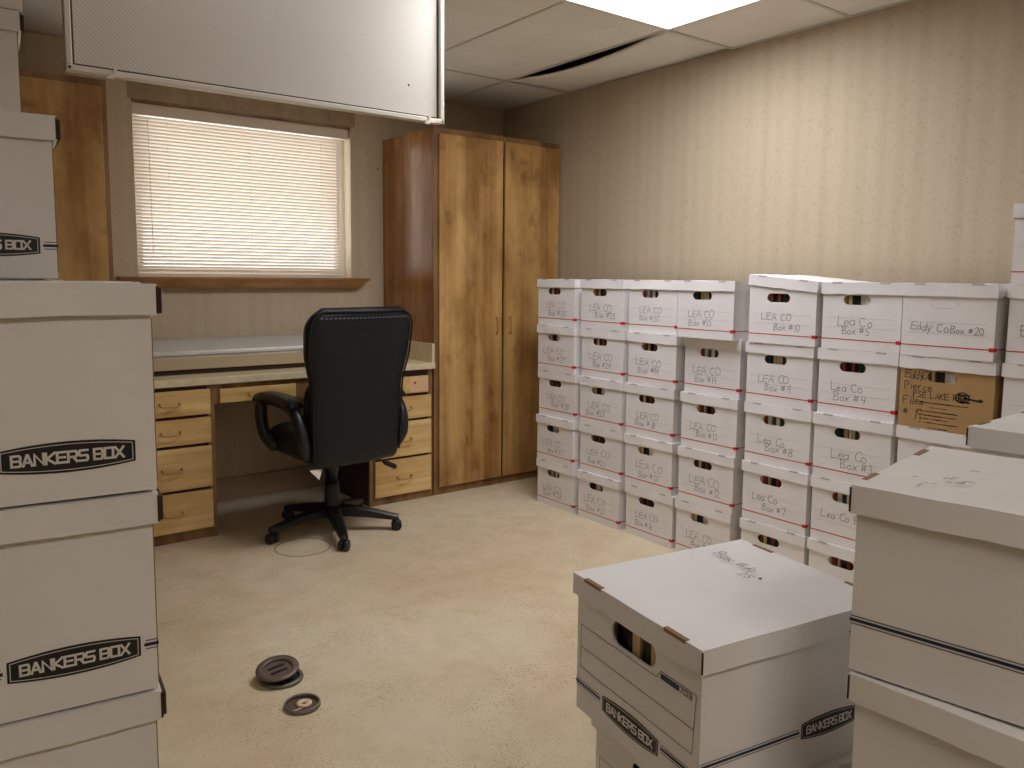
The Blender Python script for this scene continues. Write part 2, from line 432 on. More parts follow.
# ------------------------------------------------------------------ room shell
struct(bx('floor', 'floor', None, XL, XR, YF, YB, -0.06, 0.0))
struct(bx('wall_right', 'wall_y', None, XR, XR + 0.1, YF, YB + 0.2, 0, H + 0.25))
struct(bx('wall_left', 'wall_y', None, XL - 0.1, XL, YF, YB + 0.2, 0, H + 0.25))
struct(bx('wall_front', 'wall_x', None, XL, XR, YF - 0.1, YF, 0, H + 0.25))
WX0, WX1, WZ0, WZ1 = 0.949, 2.148, 1.247, 2.130
bm = bmesh.new()
xs, zs = [XL, WX0, WX1, XR], [0, WZ0, WZ1, H + 0.25]
gv = {}
for dy in (0, 1):
    for i, x in enumerate(xs):
        for j, z in enumerate(zs): gv[i, j, dy] = bm.verts.new((x, YB + 0.16 * dy, z))
for dy in (0, 1):
    for i in range(3):
        for j in range(3):
            if (i, j) != (1, 1): bm.faces.new([gv[a, b, dy] for a, b in ((i, j), (i + 1, j), (i + 1, j + 1), (i, j + 1))])
for a, b in (((1, 1), (2, 1)), ((2, 1), (2, 2)), ((2, 2), (1, 2)), ((1, 2), (1, 1))):
    bm.faces.new((gv[a + (0,)], gv[b + (0,)], gv[b + (1,)], gv[a + (1,)]))
for a, b in (((0, 0), (3, 0)), ((3, 0), (3, 3)), ((3, 3), (0, 3)), ((0, 3), (0, 0))):
    pass
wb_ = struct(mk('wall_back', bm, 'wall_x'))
bx('wallpaper_band', 'band', wb_, WX0 - 0.02, WX1 + 0.03, YB - 0.0015, YB, WZ1 + 0.012, H)
bx('header_lip', 'frame_wood', wb_, WX0 - 0.004, WX1 + 0.004, YB - 0.004, YB + 0.004, WZ1 - 0.002, WZ1 + 0.012)
struct(bx('baseboard_back', 'baseboard', None, 1.13, 1.965, YB - 0.012, YB, 0.0, 0.128, 0.003))

# window
win = struct(link('window_1', None)); 
bm = bmesh.new()
fy0, fy1 = YB + 0.10, YB + 0.14
for (x0, x1, z0, z1) in ((WX0, WX0 + 0.05, WZ0, WZ1), (WX1 - 0.05, WX1, WZ0, WZ1), (WX0 + 0.05, WX1 - 0.05, WZ0, WZ0 + 0.05), (WX0 + 0.05, WX1 - 0.05, WZ1 - 0.05, WZ1)):
    box(bm, x0, x1, fy0, fy1, z0, z1)
mk('window_frame', bm, 'win_frame', win)
bx('pane', 'glass', win, WX0 + 0.045, WX1 - 0.045, fy0 + 0.015, fy0 + 0.021, WZ0 + 0.045, WZ1 - 0.045)

# sill board with mitred ends
bm = bmesh.new()
y0, y1, z0, z1 = YB - 0.075, YB, 1.190, 1.247
a = [bm.verts.new(p) for p in ((0.846, y0, z1), (2.232, y0, z1), (2.232, y1, z1), (0.846, y1, z1), (0.862, y0 + 0.02, z0), (2.165, y0 + 0.02, z0), (2.165, y1, z0), (0.862, y1, z0),
                               (0.846, y0, z1 - 0.012), (2.232, y0, z1 - 0.012), (2.232, y1, z1 - 0.012), (0.846, y1, z1 - 0.012))]
for q in ((0, 1, 2, 3), (7, 6, 5, 4), (0, 8, 9, 1), (1, 9, 10, 2), (2, 10, 11, 3), (3, 11, 8, 0), (8, 4, 5, 9), (9, 5, 6, 10), (10, 6, 7, 11), (11, 7, 4, 8)):
    bm.faces.new([a[i] for i in q])
struct(mk('trim_1', bm, 'sill'))

# ceiling
cl = struct(bx('ceiling', 'void', None, XL, XR, YF, YB, H + 0.22, H + 0.25))
xl = [XL] + [XG - 0.61 * k for k in range(6, -1, -1)] + [XR]
xl = sorted(set(round(x, 4) for x in xl if XL <= x <= XR))
yl = sorted([YB, YG, YG - 1.22, YG - 1.83, YG - 2.44, YG - 3.66, YG - 4.88, YF])
FIX = [(XG - 1.22, XG, YG - 1.83, YG - 1.22), (XG - 2.44, XG - 1.22, YG - 1.83, YG - 1.22), (XG - 3.05, XG - 1.83, YG - 4.88, YG - 4.27)]
def tile(x0, x1, y0, y1):
    for f in FIX:
        if x0 >= f[0] - 0.01 and x1 <= f[1] + 0.01 and y0 >= f[2] - 0.01 and y1 <= f[3] + 0.01: return
    for f in FIX[2:]:
        if x0 >= f[0] - 0.01 and x1 <= f[1] + 0.01 and y0 < f[3] - 0.01 and y1 > f[3] + 0.01:
            y0 = f[3]
    g = 0.004
    if abs(x0 - XG) < 0.01 and abs(y1 - YG) < 0.01:
        # sagging board along the wall: its inner edge has dropped out of the grid
        bm = bmesh.new(); NU, NV = 8, 20; top = {}; bot = {}
        for i in range(NU + 1):
            for j in range(NV + 1):
                s, q = i / NU, j / NV
                sag = 0.048 * sin(pi * q) ** 0.8 * (1 - s) ** 1.5 
                x = x0 + g + (x1 - x0 - 2 * g) * s - 0.020 * s * max(0, 1 - q / 0.26); y = y0 + 0.012 + (y1 - y0 - 0.024) * q
                bot[i, j] = bm.verts.new((x, y, H + 0.002 - sag)); top[i, j] = bm.verts.new((x, y, H + 0.014 - sag))
        for i in range(NU):
            for j in range(NV):
                for d in (bot, top): bm.faces.new((d[i, j], d[i + 1, j], d[i + 1, j + 1], d[i, j + 1]))
        rim = [(i, 0) for i in range(NU)] + [(NU, j) for j in range(NV)] + [(i, NV) for i in range(NU, 0, -1)] + [(0, j) for j in range(NV, 0, -1)]
        for a, b in zip(rim, rim[1:] + rim[:1]): bm.faces.new((bot[a], bot[b], top[b], top[a]))
        mk('ceiling_tile', bm, 'tile', cl, True); return
    bx('ceiling_tile', 'tile', cl, x0 + g, x1 - g, y0 + g, y1 - g, H + 0.002, H + 0.016)
for x0, x1 in zip(xl, xl[1:]):
    for y0, y1 in zip(yl, yl[1:]): tile(x0, x1, y0, y1)
for x in xl[1:-1]:
    if abs(x - XG) < 0.01:
        bx('grid_bar', 'tbar', cl, x - 0.016, x + 0.002, YF, YB, H - 0.0015, H + 0.0018)
    else:
        cuts = [(YF, YB)]
        if XG - 1.3 > 0 and (abs(x - (XG - 0.61)) < 0.01 or abs(x - (XG - 1.83)) < 0.01): cuts = [(YF, YG - 1.83), (YG - 1.22, YB)]
        if abs(x - (XG - 2.44)) < 0.01: cuts = [(YF, YG - 4.88), (YG - 4.27, YB)]
        for c0, c1 in cuts: bx('grid_bar', 'tbar', cl, x - 0.008, x + 0.008, c0, c1, H - 0.0015, H + 0.0018)
for y in yl[1:-1]:
    bx('grid_bar', 'tbar', cl, XL, XR, y - 0.008, y + 0.008, H - 0.002, H + 0.0018)
bx('wall_angle', 'tbar', cl, XR - 0.018, XR, YF, YG - 1.22, H - 0.0022, H + 0.0016)

# ceiling lights
def light(f, m, label):
    t = thing('ceiling_light', label, 'ceiling light', ((f[0] + f[1]) / 2, (f[2] + f[3]) / 2, H))
    hx, hy = (f[1] - f[0]) / 2, (f[3] - f[2]) / 2
    bm = bmesh.new()
    for (x0, x1, y0, y1) in ((-hx, hx, -hy, -hy + 0.022), (-hx, hx, hy - 0.022, hy), (-hx, -hx + 0.022, -hy + 0.022, hy - 0.022), (hx - 0.022, hx, -hy + 0.022, hy - 0.022)):
        box(bm, x0, x1, y0, y1, -0.004, 0.05)
    mk('frame', bm, 'fix_paint', t)
    bx('diffuser', m, t, -hx + 0.02, hx - 0.02, -hy + 0.02, hy - 0.02, 0.040, 0.046)
    bx('housing', 'fix_paint', t, -hx + 0.005, hx - 0.005, -hy + 0.005, hy - 0.005, 0.0505, 0.13)
    return t
light(FIX[0], 'lamp_main', 'glowing white ceiling light panel set in the ceiling grid above the file boxes')
light(FIX[2], 'fill_rear', 'added fill light panel in the ceiling grid, unseen behind the viewer')  # added fill, brightens the near box faces

# the opened light fixture with its lens door hanging down
f = FIX[1]
op = thing('open_light_fixture', 'ceiling light with its ribbed lens door hanging open before the window', 'light fixture', ((f[0] + f[1]) / 2, (f[2] + f[3]) / 2, H))
hx, hy = 0.61, 0.305
bm = bmesh.new()
box(bm, -hx + .006, hx - .006, -hy + .006, hy - .006, 0.10, 0.11)
for (x0, x1, y0, y1) in ((-hx + .006, hx - .006, -hy + .006, -hy + 0.016), (-hx + .006, hx - .006, hy - 0.016, hy - .006), (-hx + .006, -hx + 0.016, -hy + 0.016, hy - 0.016), (hx - 0.016, hx - .006, -hy + 0.016, hy - 0.016)):
    box(bm, x0, x1, y0, y1, 0.003, 0.10)
mk('housing', bm, 'fix_paint', op)
for yy in (-0.15, 0.0, 0.15):
    bm = bmesh.new(); tube(bm, [(-hx + 0.03, yy, 0.06), (hx - 0.03, yy, 0.06)], 0.016, 12)
    mk('fluorescent_tube', bm, 'tube', op, True)  # their dim glow is added fill for the hanging door
# door: in local coords y towards the window, hanging at y = hy - 0.04
dz0, dz1, dy = -0.572, -0.004, 2.52 - (f[2] + f[3]) / 2
dx0, dx1 = 0.373 - (f[0] + f[1]) / 2, 1.578 - (f[0] + f[1]) / 2
fr = link('door_frame', None, op)
fw_ = 0.016
for (x0, x1, z0, z1, yo) in ((dx0, dx1, dz0, dz0 + fw_, 0), (dx0, dx1, dz1 - fw_, dz1, 0), (dx0, dx0 + fw_, dz0 + fw_, dz1 - fw_, 0), (dx1 - fw_, dx1, dz0 + fw_, dz1 - fw_, 0)):
    bx('frame_rail', 'fix_paint', fr, x0, x1, dy - 0.02, dy + 0.012, z0, z1, 0.002, 1)
bm = bmesh.new()
g0, g1 = fw_, fw_ + 0.007
for (x0, x1, z0, z1) in ((dx0 + g0, dx1 - g0, dz0 + g0, dz0 + g1), (dx0 + g0, dx1 - g0, dz1 - g1, dz1 - g0), (dx0 + g0, dx0 + g1, dz0 + g1, dz1 - g1), (dx1 - g1, dx1 - g0, dz0 + g1, dz1 - g1)):
    box(bm, x0, x1, dy - 0.006, dy + 0.008, z0, z1)
mk('gasket_edge', bm, 'fix_dark', fr)
bx('lens', 'lens', op, dx0 + g1, dx1 - g1, dy - 0.004, dy + 0.002, dz0 + g1, dz1 - g1)
for xx in (dx0 + 0.11, dx1 - 0.075):
    bm = bmesh.new()
    box(bm, xx - 0.008, xx + 0.03, dy - 0.032, dy - 0.02, dz0 - 0.004, dz0 + 0.003); box(bm, xx + 0.006, xx + 0.014, dy - 0.028, dy - 0.02, dz0, dz0 + 0.018)
    box(bm, xx - 0.014, xx + 0.006, dy - 0.034, dy - 0.024, dz0 - 0.010, dz0 - 0.003)
    mk('latch', bm, 'fix_paint', op)
for xx, zz in ((dx0 + 0.008, dz0 + 0.008), (dx1 - 0.008, dz0 + 0.008)):
    bm = bmesh.new(); tube(bm, [(xx, dy - 0.0215, zz), (xx, dy - 0.0195, zz)], 0.004, 10)
    mk('rivet', bm, 'fix_dark', op)
bm = bmesh.new(); tube(bm, [(1.44 - 0.98, dy - 0.0045, dz0 + 0.12), (1.44 - 0.98, dy - 0.0035, dz0 + 0.12)], 0.004, 10)
mk('speck', bm, 'fix_dark', op)

# ------------------------------------------------------------------ blinds
bl = thing('window_blind', 'closed cream mini blind filling the window above the desk', 'blind', (WX0, YB + 0.035, WZ0))
bw = 1.155
bx('head_rail', 'blind_rail', bl, 0.004, WX1 - WX0 - 0.01, -0.024, 0.02, 0.822, 0.8815, 0.003)
bm = bmesh.new()
n = 6; sw, tilt = 0.025, rad(40); vs0, vs1 = [], []
for i in range(n + 1):
    a = -0.5 + i / n; c = 0.0022 * (1 - (2 * a) ** 2)
    y, z = a * sw * cos(tilt) - c * sin(tilt), a * sw * sin(tilt) + c * cos(tilt)
    vs0.append(bm.verts.new((0.008, y, -z))); vs1.append(bm.verts.new((bw, y, -z)))
for i in range(n): bm.faces.new((vs0[i], vs0[i + 1], vs1[i + 1], vs1[i]))
sme = finish(bm, 'slat', 'slat', True)
NS = 44; pitch = (0.818 - 0.022) / NS
for k in range(NS): link('slat', sme, bl, (0, 0, 0.020 + pitch * (k + 0.6)))
bx('bottom_rail', 'blind_rail', bl, 0.008, bw, -0.011, 0.011, 0.002, 0.016, 0.003)
for x in (0.17, 0.60, 1.02):
    bm = bmesh.new(); tube(bm, [(x, -0.0135, 0.005), (x, -0.0135, 0.81)], 0.0008, 5); mk('ladder_cord', bm, 'slat', bl)
bm = bmesh.new(); tube(bm, [(0.075, -0.022, 0.805), (0.082, -0.020, 0.12)], 0.0014, 6); mk('tilt_wand', bm, 'slat', bl)
for x, zb in ((1.118, 0.20), (1.127, 0.23)):
    bm = bmesh.new(); tube(bm, [(x, -0.02, 0.805), (x + 0.002, -0.016, zb)], 0.0016, 5); mk('lift_cord', bm, 'cord', bl)

# ------------------------------------------------------------------ built-in cabinets
def pull(bm, p0, p1, out, r=0.004, foot=0.009):
    """bowed handle between two points, standing out along vector out"""
    a, b, o = Vector(p0), Vector(p1), Vector(out)
    tube(bm, [a, a + o * 0.7, a + (b - a) * 0.12 + o, a + (b - a) * 0.5 + o * 1.05, a + (b - a) * 0.88 + o, b + o * 0.7, b], [r * 1.3, r, r, r * 1.05, r, r, r * 1.3], 8)

def cabinet(x0, x1, label, doors, side_mat='cab_side'):
    t = thing('tall_cabinet', label, 'cabinet', ((x0 + x1) / 2, (YC + YB) / 2, 0), 0, 'built-in cabinets beside the desk')
    ox, oy = (x0 + x1) / 2, (YC + YB) / 2
    X0, X1, Y0, Y1 = x0 - ox, x1 - ox, YC - oy, YB - 0.004 - oy
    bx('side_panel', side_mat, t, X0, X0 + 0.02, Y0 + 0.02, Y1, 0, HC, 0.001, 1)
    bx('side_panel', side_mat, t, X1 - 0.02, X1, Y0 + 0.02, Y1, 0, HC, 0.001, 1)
    bx('top_panel', 'frame_wood', t, X0 + 0.02, X1 - 0.02, Y0 + 0.02, Y1, HC - 0.02, HC)
    bx('back_panel', 'frame_wood', t, X0 + 0.02, X1 - 0.02, Y1 - 0.01, Y1, 0, HC - 0.02)
    bx('floor_panel', 'frame_wood', t, X0 + 0.02, X1 - 0.02, Y0 + 0.02, Y1 - 0.01, 0.05, 0.07)
    # face frame
    bx('face_stile', 'frame_wood', t, X0, X0 + 0.035, Y0, Y0 + 0.02, 0, HC, 0.001, 1)
    bx('face_stile', 'frame_wood', t, X1 - 0.035, X1, Y0, Y0 + 0.02, 0, HC, 0.001, 1)
    bx('face_rail', 'frame_wood', t, X0 + 0.035, X1 - 0.035, Y0, Y0 + 0.02, HC - 0.06, HC, 0.001, 1)
    bx('face_rail', 'frame_wood', t, X0 + 0.035, X1 - 0.035, Y0, Y0 + 0.02, 0, 0.06, 0.001, 1)
    xm = (X0 + X1) / 2
    bx('face_stile', 'frame_wood', t, xm - 0.02, xm + 0.02, Y0, Y0 + 0.02, 0.06, HC - 0.06)
    for (d0, d1, hxp) in doors:
        dm = 'cab'
        dr = bx('door', dm, t, d0 - ox, d1 - ox, Y0 - 0.018, Y0 - 0.001, 0.048, 2.052, 0.002, 1)
        bm = bmesh.new(); pull(bm, (hxp - ox, Y0 - 0.018, 0.925), (hxp - ox, Y0 - 0.018, 1.02), (0, -0.022, 0))
        mk('handle', bm, 'bronze', dr, True)
    return t
cabinet(XC, XR - 0.003, 'tall two-door varnished wood cabinet filling the corner beside the desk', [(2.388, 2.829, 2.785), (2.845, XR - 0.012, 2.885)])
cabinet(-0.195, 0.722, 'tall varnished wood cabinet between the window and the tower of storage boxes', [(-0.167, 0.266, 0.22), (0.282, 0.700, 0.328)])

# ------------------------------------------------------------------ built-in desk
def drawer(t, ox, oy, x0, x1, z0, z1, handle=True, hc=None):
    d = bx('drawer', 'drawer', t, x0 - ox, x1 - ox, YC - 0.016 - oy, YC - 0.001 - oy, z0, z1, 0.002, 1)
    if handle:
        xm = (x0 + x1) / 2 if hc is None else hc; zm = (z0 + z1) / 2
        bm = bmesh.new()
        pull(bm, (xm - 0.043 - ox, YC - 0.016 - oy, zm + 0.004), (xm + 0.043 - ox, YC - 0.016 - oy, zm + 0.004), (0, -0.026, -0.012))
        mk('handle', bm, 'bronze', d, True)
    return d
def pedestal(x0, x1, label):
    ox, oy = (x0 + x1) / 2, (YC + YB) / 2
    t = thing('drawer_pedestal', label, 'drawer unit', (ox, oy, 0), 0, 'drawer pedestals under the counter')
    X0, X1, Y0, Y1 = x0 - ox, x1 - ox, YC - oy, YB - 0.004 - oy
    inner = 'frame_wood'
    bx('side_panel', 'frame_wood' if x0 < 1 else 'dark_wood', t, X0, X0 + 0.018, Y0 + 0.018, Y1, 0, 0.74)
    bx('side_panel', 'frame_wood', t, X1 - 0.018, X1, Y0 + 0.018, Y1, 0, 0.74)
    bx('face_stile', 'frame_wood', t, X0, X0 + 0.03, Y0, Y0 + 0.018, 0, 0.74)
    bx('face_stile', 'frame_wood', t, X1 - 0.03, X1, Y0, Y0 + 0.018, 0, 0.74)
    bx('kick_board', 'frame_wood', t, X0 + 0.03, X1 - 0.03, Y0 + 0.002, Y0 + 0.018, 0, 0.07)
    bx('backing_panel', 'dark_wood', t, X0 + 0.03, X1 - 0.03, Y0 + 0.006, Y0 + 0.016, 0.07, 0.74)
    return t, ox, oy
t, ox, oy = pedestal(0.735, 1.135, 'golden drawer pedestal of four drawers near the tower of storage boxes')
for z0, z1 in ((0.603, 0.722), (0.466, 0.588), (0.253, 0.451), (0.052, 0.239)):
    drawer(t, ox, oy, 0.752, 1.114, z0, z1, hc=0.93)
t, ox, oy = pedestal(1.952, 2.350, 'golden drawer pedestal of four drawers against the corner cabinet')
d = drawer(t, ox, oy, 1.978, 2.316, 0.612, 0.706, False)
bx('label_strip', 'label_strip', d, 2.195 - ox, 2.312 - ox, YC - 0.0172 - oy, YC - 0.016 - oy, 0.618, 0.702)
bm = bmesh.new(); tube(bm, [(2.225 - ox, YC - 0.03 - oy, 0.672), (2.225 - ox, YC - 0.017 - oy, 0.672)], 0.006, 10); mk('knob', bm, 'bronze', d, True)
for z0, z1 in ((0.470, 0.596), (0.261, 0.456), (0.047, 0.248)):
    drawer(t, ox, oy, 1.978, 2.334, z0, z1)

pd = thing('pencil_drawer', 'shallow golden drawer hung under the counter over the knee space', 'drawer', (1.55, YC, 0.64))
bx('box_frame', 'frame_wood', pd, 1.137 - 1.55, 1.950 - 1.55, 0.004, 0.02, 0.005, 0.098)
bx('tray', 'dark_wood', pd, 1.16 - 1.55, 1.930 - 1.55, 0.02, 0.40, 0.012, 0.06)
dd = bx('drawer', 'drawer', pd, 1.160 - 1.55, 1.538 - 1.55, -0.014, 0.003, 0.008, 0.076, 0.002, 1)
bm = bmesh.new(); pull(bm, (1.30 - 1.55, -0.014, 0.045), (1.386 - 1.55, -0.014, 0.045), (0, -0.026, -0.012)); mk('handle', bm, 'bronze', dd, True)

ct = thing('desk_counter', 'cream laminate counter with low splash running between the two wood cabinets', 'counter', (1.541, 4.14, 0.742))
bx('worktop', 'counter', ct, 0.726 - 1.541, 2.357 - 1.541, 3.828 - 4.14, YB - 0.003 - 4.14, 0.0, 0.034, 0.003)
bx('back_splash', 'counter', ct, 0.726 - 1.541, 2.338 - 1.541, YB - 0.022 - 4.14, YB - 0.003 - 4.14, 0.034, 0.141, 0.002)
bx('side_splash', 'counter', ct, 2.339 - 1.541, 2.357 - 1.541, 3.836 - 4.14, YB - 0.003 - 4.14, 0.034, 0.141, 0.002)

# glossy light cover lying along the counter
cv = thing('light_cover', 'long glossy plastic light cover lying on the counter below the window', 'light cover', (1.42, 4.0, 0.776))
L0, L1 = 0.76 - 1.42, 2.06 - 1.42
bx('shade_strip', 'shade_edge', cv, L0 + 0.01, L1 - 0.01, 0.012, 0.40, 0.0, 0.024)  # dark strip stands in for the shadow gap under the cover
bx('edge_rail', 'wrap_edge', cv, L0, L1, 0.0, 0.035, 0.024, 0.084, 0.004)
prof = [(0.036, 0.024), (0.036, 0.086), (0.030, 0.094), (0.036, 0.103), (0.050, 0.107), (0.066, 0.104), (0.078, 0.096), (0.10, 0.094), (0.13, 0.104), (0.17, 0.122), (0.22, 0.136), (0.28, 0.146), (0.33, 0.150), (0.38, 0.150), (0.405, 0.144), (0.412, 0.024)]
bm = bmesh.new(); prism_x(bm, prof, L0, L1)
mk('curved_sheet', bm, 'wrap', cv, False)
bm = bmesh.new(); tube(bm, [(L0, 0.048, 0.099), (L1, 0.048, 0.099)], 0.013, 14); mk('rolled_edge', bm, 'win_frame', cv, True)
bm = bmesh.new(); box(bm, 0.0, 0.20, 0.01, 0.03, 0.0842, 0.0852); mk('torn_paper', bm, 'f_white', cv)

# ------------------------------------------------------------------ office chair
CHX, CHY, CHR = 1.618, 3.60, rad(7)
ch = thing('office_chair', 'black leather high-back office chair turned to the desk', 'chair', (CHX, CHY, 0), CHR)
def sheet_solid(NU, NV, fn):
    """closed pillow: fn(u in -1..1, v in 0..1, side +-1) -> xyz"""
    bm = bmesh.new(); G = {}
    for s in (-1, 1):
        for i in range(NU + 1):
            for j in range(NV + 1):
                edge = i in (0, NU) or j in (0, NV)
                if s == 1 and edge: G[s, i, j] = G[-1, i, j]
                else: G[s, i, j] = bm.verts.new(fn(-1 + 2 * i / NU, j / NV, s))
        for i in range(NU):
            for j in range(NV): bm.faces.new([G[s, a, b] for a, b in ((i, j), (i + 1, j), (i + 1, j + 1), (i, j + 1))])
    return bm
def lerp_tab(tab, v):
    for (a, x), (b, y) in zip(tab, tab[1:]):
        if v <= b:
            k = (v - a) / (b - a); k = k * k * (3 - 2 * k); return x + (y - x) * k
    return tab[-1][1]
HW = [(0, 0.242), (0.25, 0.252), (0.5, 0.254), (0.72, 0.286), (0.86, 0.290), (1.0, 0.272)]
def back_fn(u, v, s):
    # rounded outline
    hw = lerp_tab(HW, v); z0, z1 = 0.372, 1.128
    rc = 0.10
    x = u * hw; z = z0 + (z1 - z0) * v
    # superelliptic corner rounding at the top
    dzt = z1 - z
    if dzt < rc:
        k = 1 - dzt / rc; hwk = hw - rc * (1 - math.sqrt(max(0, 1 - k * k))) * 0.75; x = u * hwk
    dzb = z - z0
    if dzb < 0.04:
        k = 1 - dzb / 0.04; x = u * (hw - 0.03 * (1 - math.sqrt(max(0, 1 - k * k))))
    lean = -0.235 - 0.07 * v + 0.02 * sin(pi * v) 
    edge = (1 - abs(u) ** 6) ** 0.5 * (1 - abs(2 * v - 1) ** 8) ** 0.5
    if s < 0: y = lean - 0.036 * edge + 0.018 * u * u     # rear shell
    else: y = lean + (0.10 + 0.02 * sin(v * 9)) * edge
    return (x, y, z)
bm = sheet_solid(24, 30, back_fn)
bk = mk('backrest', bm, 'leather', ch, True)
md = bk.modifiers.new('s', 'SUBSURF'); md.levels = 1; md.render_levels = 2
# piping round the rear shell and stitch line near the top
def on_back(u, v, off=0.004):
    x, y, z = back_fn(u, v, -1); return (x, y - off, z)
loop = [on_back(-0.95, v / 30) for v in range(2, 29)] + [on_back(-0.95 + 1.9 * i / 20, 0.965) for i in range(1, 20)] + [on_back(0.95, v / 30) for v in range(28, 1, -1)]
bm = bmesh.new(); tube(bm, loop, 0.0048, 6); mk('piping', bm, 'leather', bk, True)
bm = bmesh.new()
for i in range(23):
    u = -0.84 + 1.68 * i / 22
    tube(bm, [on_back(u, 0.925, 0.001), on_back(u + 0.035, 0.925, 0.001)], 0.0022, 5)
mk('stitching', bm, 'stitch', bk)
bm = bmesh.new(); box(bm, -0.24, 0.24, -0.012, 0.0, 0, 0.004)
bm.free()
# front pillow rolls of the back
def roll_fn(z0, z1, th, wd_):
    def fn(u, v, s):
        e = (1 - abs(u) ** 4) ** 0.5 * (1 - abs(2 * v - 1) ** 4) ** 0.5
        return (u * wd_ * (1 - 0.22 * abs(2 * v - 1) ** 4), -0.165 - 0.07 * ((z0 + (z1 - z0) * v - 0.375) / 0.73) + (th * e if s > 0 else -0.02 * e), z0 + (z1 - z0) * v)
    return fn
for z0, z1, wd_ in ((0.52, 0.80, 0.258), (0.80, 1.115, 0.245)):
    mk('back_cushion', sheet_solid(14, 12, roll_fn(z0, z1, 0.06, wd_)), 'leather', ch, True)
def seat_fn(u, v, s):
    e = (1 - abs(u) ** 6) ** 0.5 * (1 - abs(2 * v - 1) ** 6) ** 0.5
    hw = 0.262 - 0.02 * abs(2 * v - 1) ** 3
    y = -0.24 + 0.50 * v
    z = 0.475 + (0.075 * e if s > 0 else -0.085 * e) - 0.02 * max(0, v - 0.8) / 0.2
    return (u * hw, y, z)
st = mk('seat', sheet_solid(18, 18, seat_fn), 'leather', ch, True)
st.modifiers.new('s', 'SUBSURF').render_levels = 1
bx('seat_plate', 'plastic', ch, -0.13, 0.13, -0.14, 0.16, 0.36, 0.395, 0.006)
# armrests: looped arms with padded tops
for sx in (-1, 1):
    ar = link('armrest', None, ch)
    bm = bmesh.new()
    X = 0.272 * sx
    path = [(X * 0.90, -0.19, 0.44), (X * 0.99, -0.215, 0.50), (X * 1.03, -0.20, 0.58), (X * 1.04, -0.155, 0.645), (X * 1.05, -0.06, 0.675), (X * 1.06, 0.06, 0.682), (X * 1.06, 0.13, 0.668), (X * 1.06, 0.155, 0.62), (X * 1.05, 0.15, 0.55), (X * 1.01, 0.13, 0.49), (X * 0.90, 0.09, 0.44)]
    dense = []
    for i in range(len(path) - 1):
        p0, p1, p2, p3 = (Vector(path[max(0, min(len(path) - 1, i + k))]) for k in (-1, 0, 1, 2))
        for q in range(4):
            s = q / 4
            dense.append(0.5 * ((2 * p1) + (p2 - p0) * s + (2 * p0 - 5 * p1 + 4 * p2 - p3) * s * s + (3 * p1 - p0 - 3 * p2 + p3) * s ** 3))
    dense.append(Vector(path[-1]))
    tube(bm, dense, 0.028, 12)
    mk('arm_loop', bm, 'plastic', ar, True)
    def pad_fn(u, v, s, X=X):
        e = (1 - abs(u) ** 4) ** 0.5 * (1 - abs(2 * v - 1) ** 6) ** 0.5
        y = -0.19 + 0.38 * v
        return (X * 1.05 + u * 0.042, y, 0.682 + 0.018 * sin(pi * v) - 0.012 + (0.032 if s > 0 else -0.018) * e)
    mk('arm_pad', sheet_solid(8, 14, pad_fn), 'leather', ar, True)
bm = bmesh.new(); lathe(bm, [(0.028, 0.135), (0.028, 0.30), (0.034, 0.305), (0.034, 0.365)], 20); mk('gas_cylinder', bm, 'plastic', ch, True)
bm = bmesh.new(); lathe(bm, [(0.036, 0.08), (0.045, 0.10), (0.040, 0.15), (0.036, 0.22), (0.036, 0.25)], 20); mk('cylinder_sleeve', bm, 'plastic', ch, True)
ctr = Vector((CHX, CHY))
for k in range(5):
    a = rad(-105 + 72 * k) - CHR
    lg = bm = bmesh.new()
    d = Vector((cos(a), sin(a), 0)); q = Vector((-sin(a), cos(a), 0))
    prev = None; rings = []
    for r, zt, hb, wt in ((0.02, 0.135, 0.055, 0.032), (0.08, 0.130, 0.05, 0.030), (0.18, 0.112, 0.04, 0.026), (0.28, 0.088, 0.03, 0.022), (0.325, 0.078, 0.022, 0.018)):
        rings.append([bm.verts.new(d * r + q * (wt * sx) + Vector((0, 0, z))) for sx, z in ((-1, zt - hb), (1, zt - hb), (1, zt - 0.008), (0.6, zt), (-0.6, zt), (-1, zt - 0.008))])
    for A, B in zip(rings, rings[1:]):
        for i in range(6): bm.faces.new((A[i], A[(i + 1) % 6], B[(i + 1) % 6], B[i]))
    bm.faces.new(rings[0][::-1]); bm.faces.new(rings[-1])
    leg = mk('base_leg', bm, 'plastic', ch)
    bm = bmesh.new(); p = d * 0.315
    tube(bm, [p + Vector((0, 0, 0.05)), p + Vector((0, 0, 0.066))], 0.012, 8)
    ca = a + rad(60 + 35 * k)
    ax = Vector((cos(ca), sin(ca), 0))
    for s in (-1, 1):
        tube(bm, [p + ax * (0.005 * s) + Vector((0, 0, 0.0265)), p + ax * (0.009 * s) + Vector((0, 0, 0.0265)), p + ax * (0.021 * s) + Vector((0, 0, 0.0265)), p + ax * (0.024 * s) + Vector((0, 0, 0.0265))], [0.024, 0.0262, 0.0262, 0.020], 16)
    tube(bm, [p + ax * -0.02 + Vector((0, 0, 0.0265)), p + ax * 0.02 + Vector((0, 0, 0.0265))], 0.008, 8)
    tube(bm, [p + Vector((0, 0, 0.03)), p + Vector((0, 0, 0.058))], 0.010, 8)
    mk('caster', bm, 'plastic', leg, True)
lv = link('tilt_lever', None, ch)
bm = bmesh.new(); tube(bm, [(0.10, -0.02, 0.365), (0.23, -0.05, 0.335), (0.27, -0.06, 0.318)], 0.006, 8); mk('lever_rod', bm, 'plastic', lv, True)
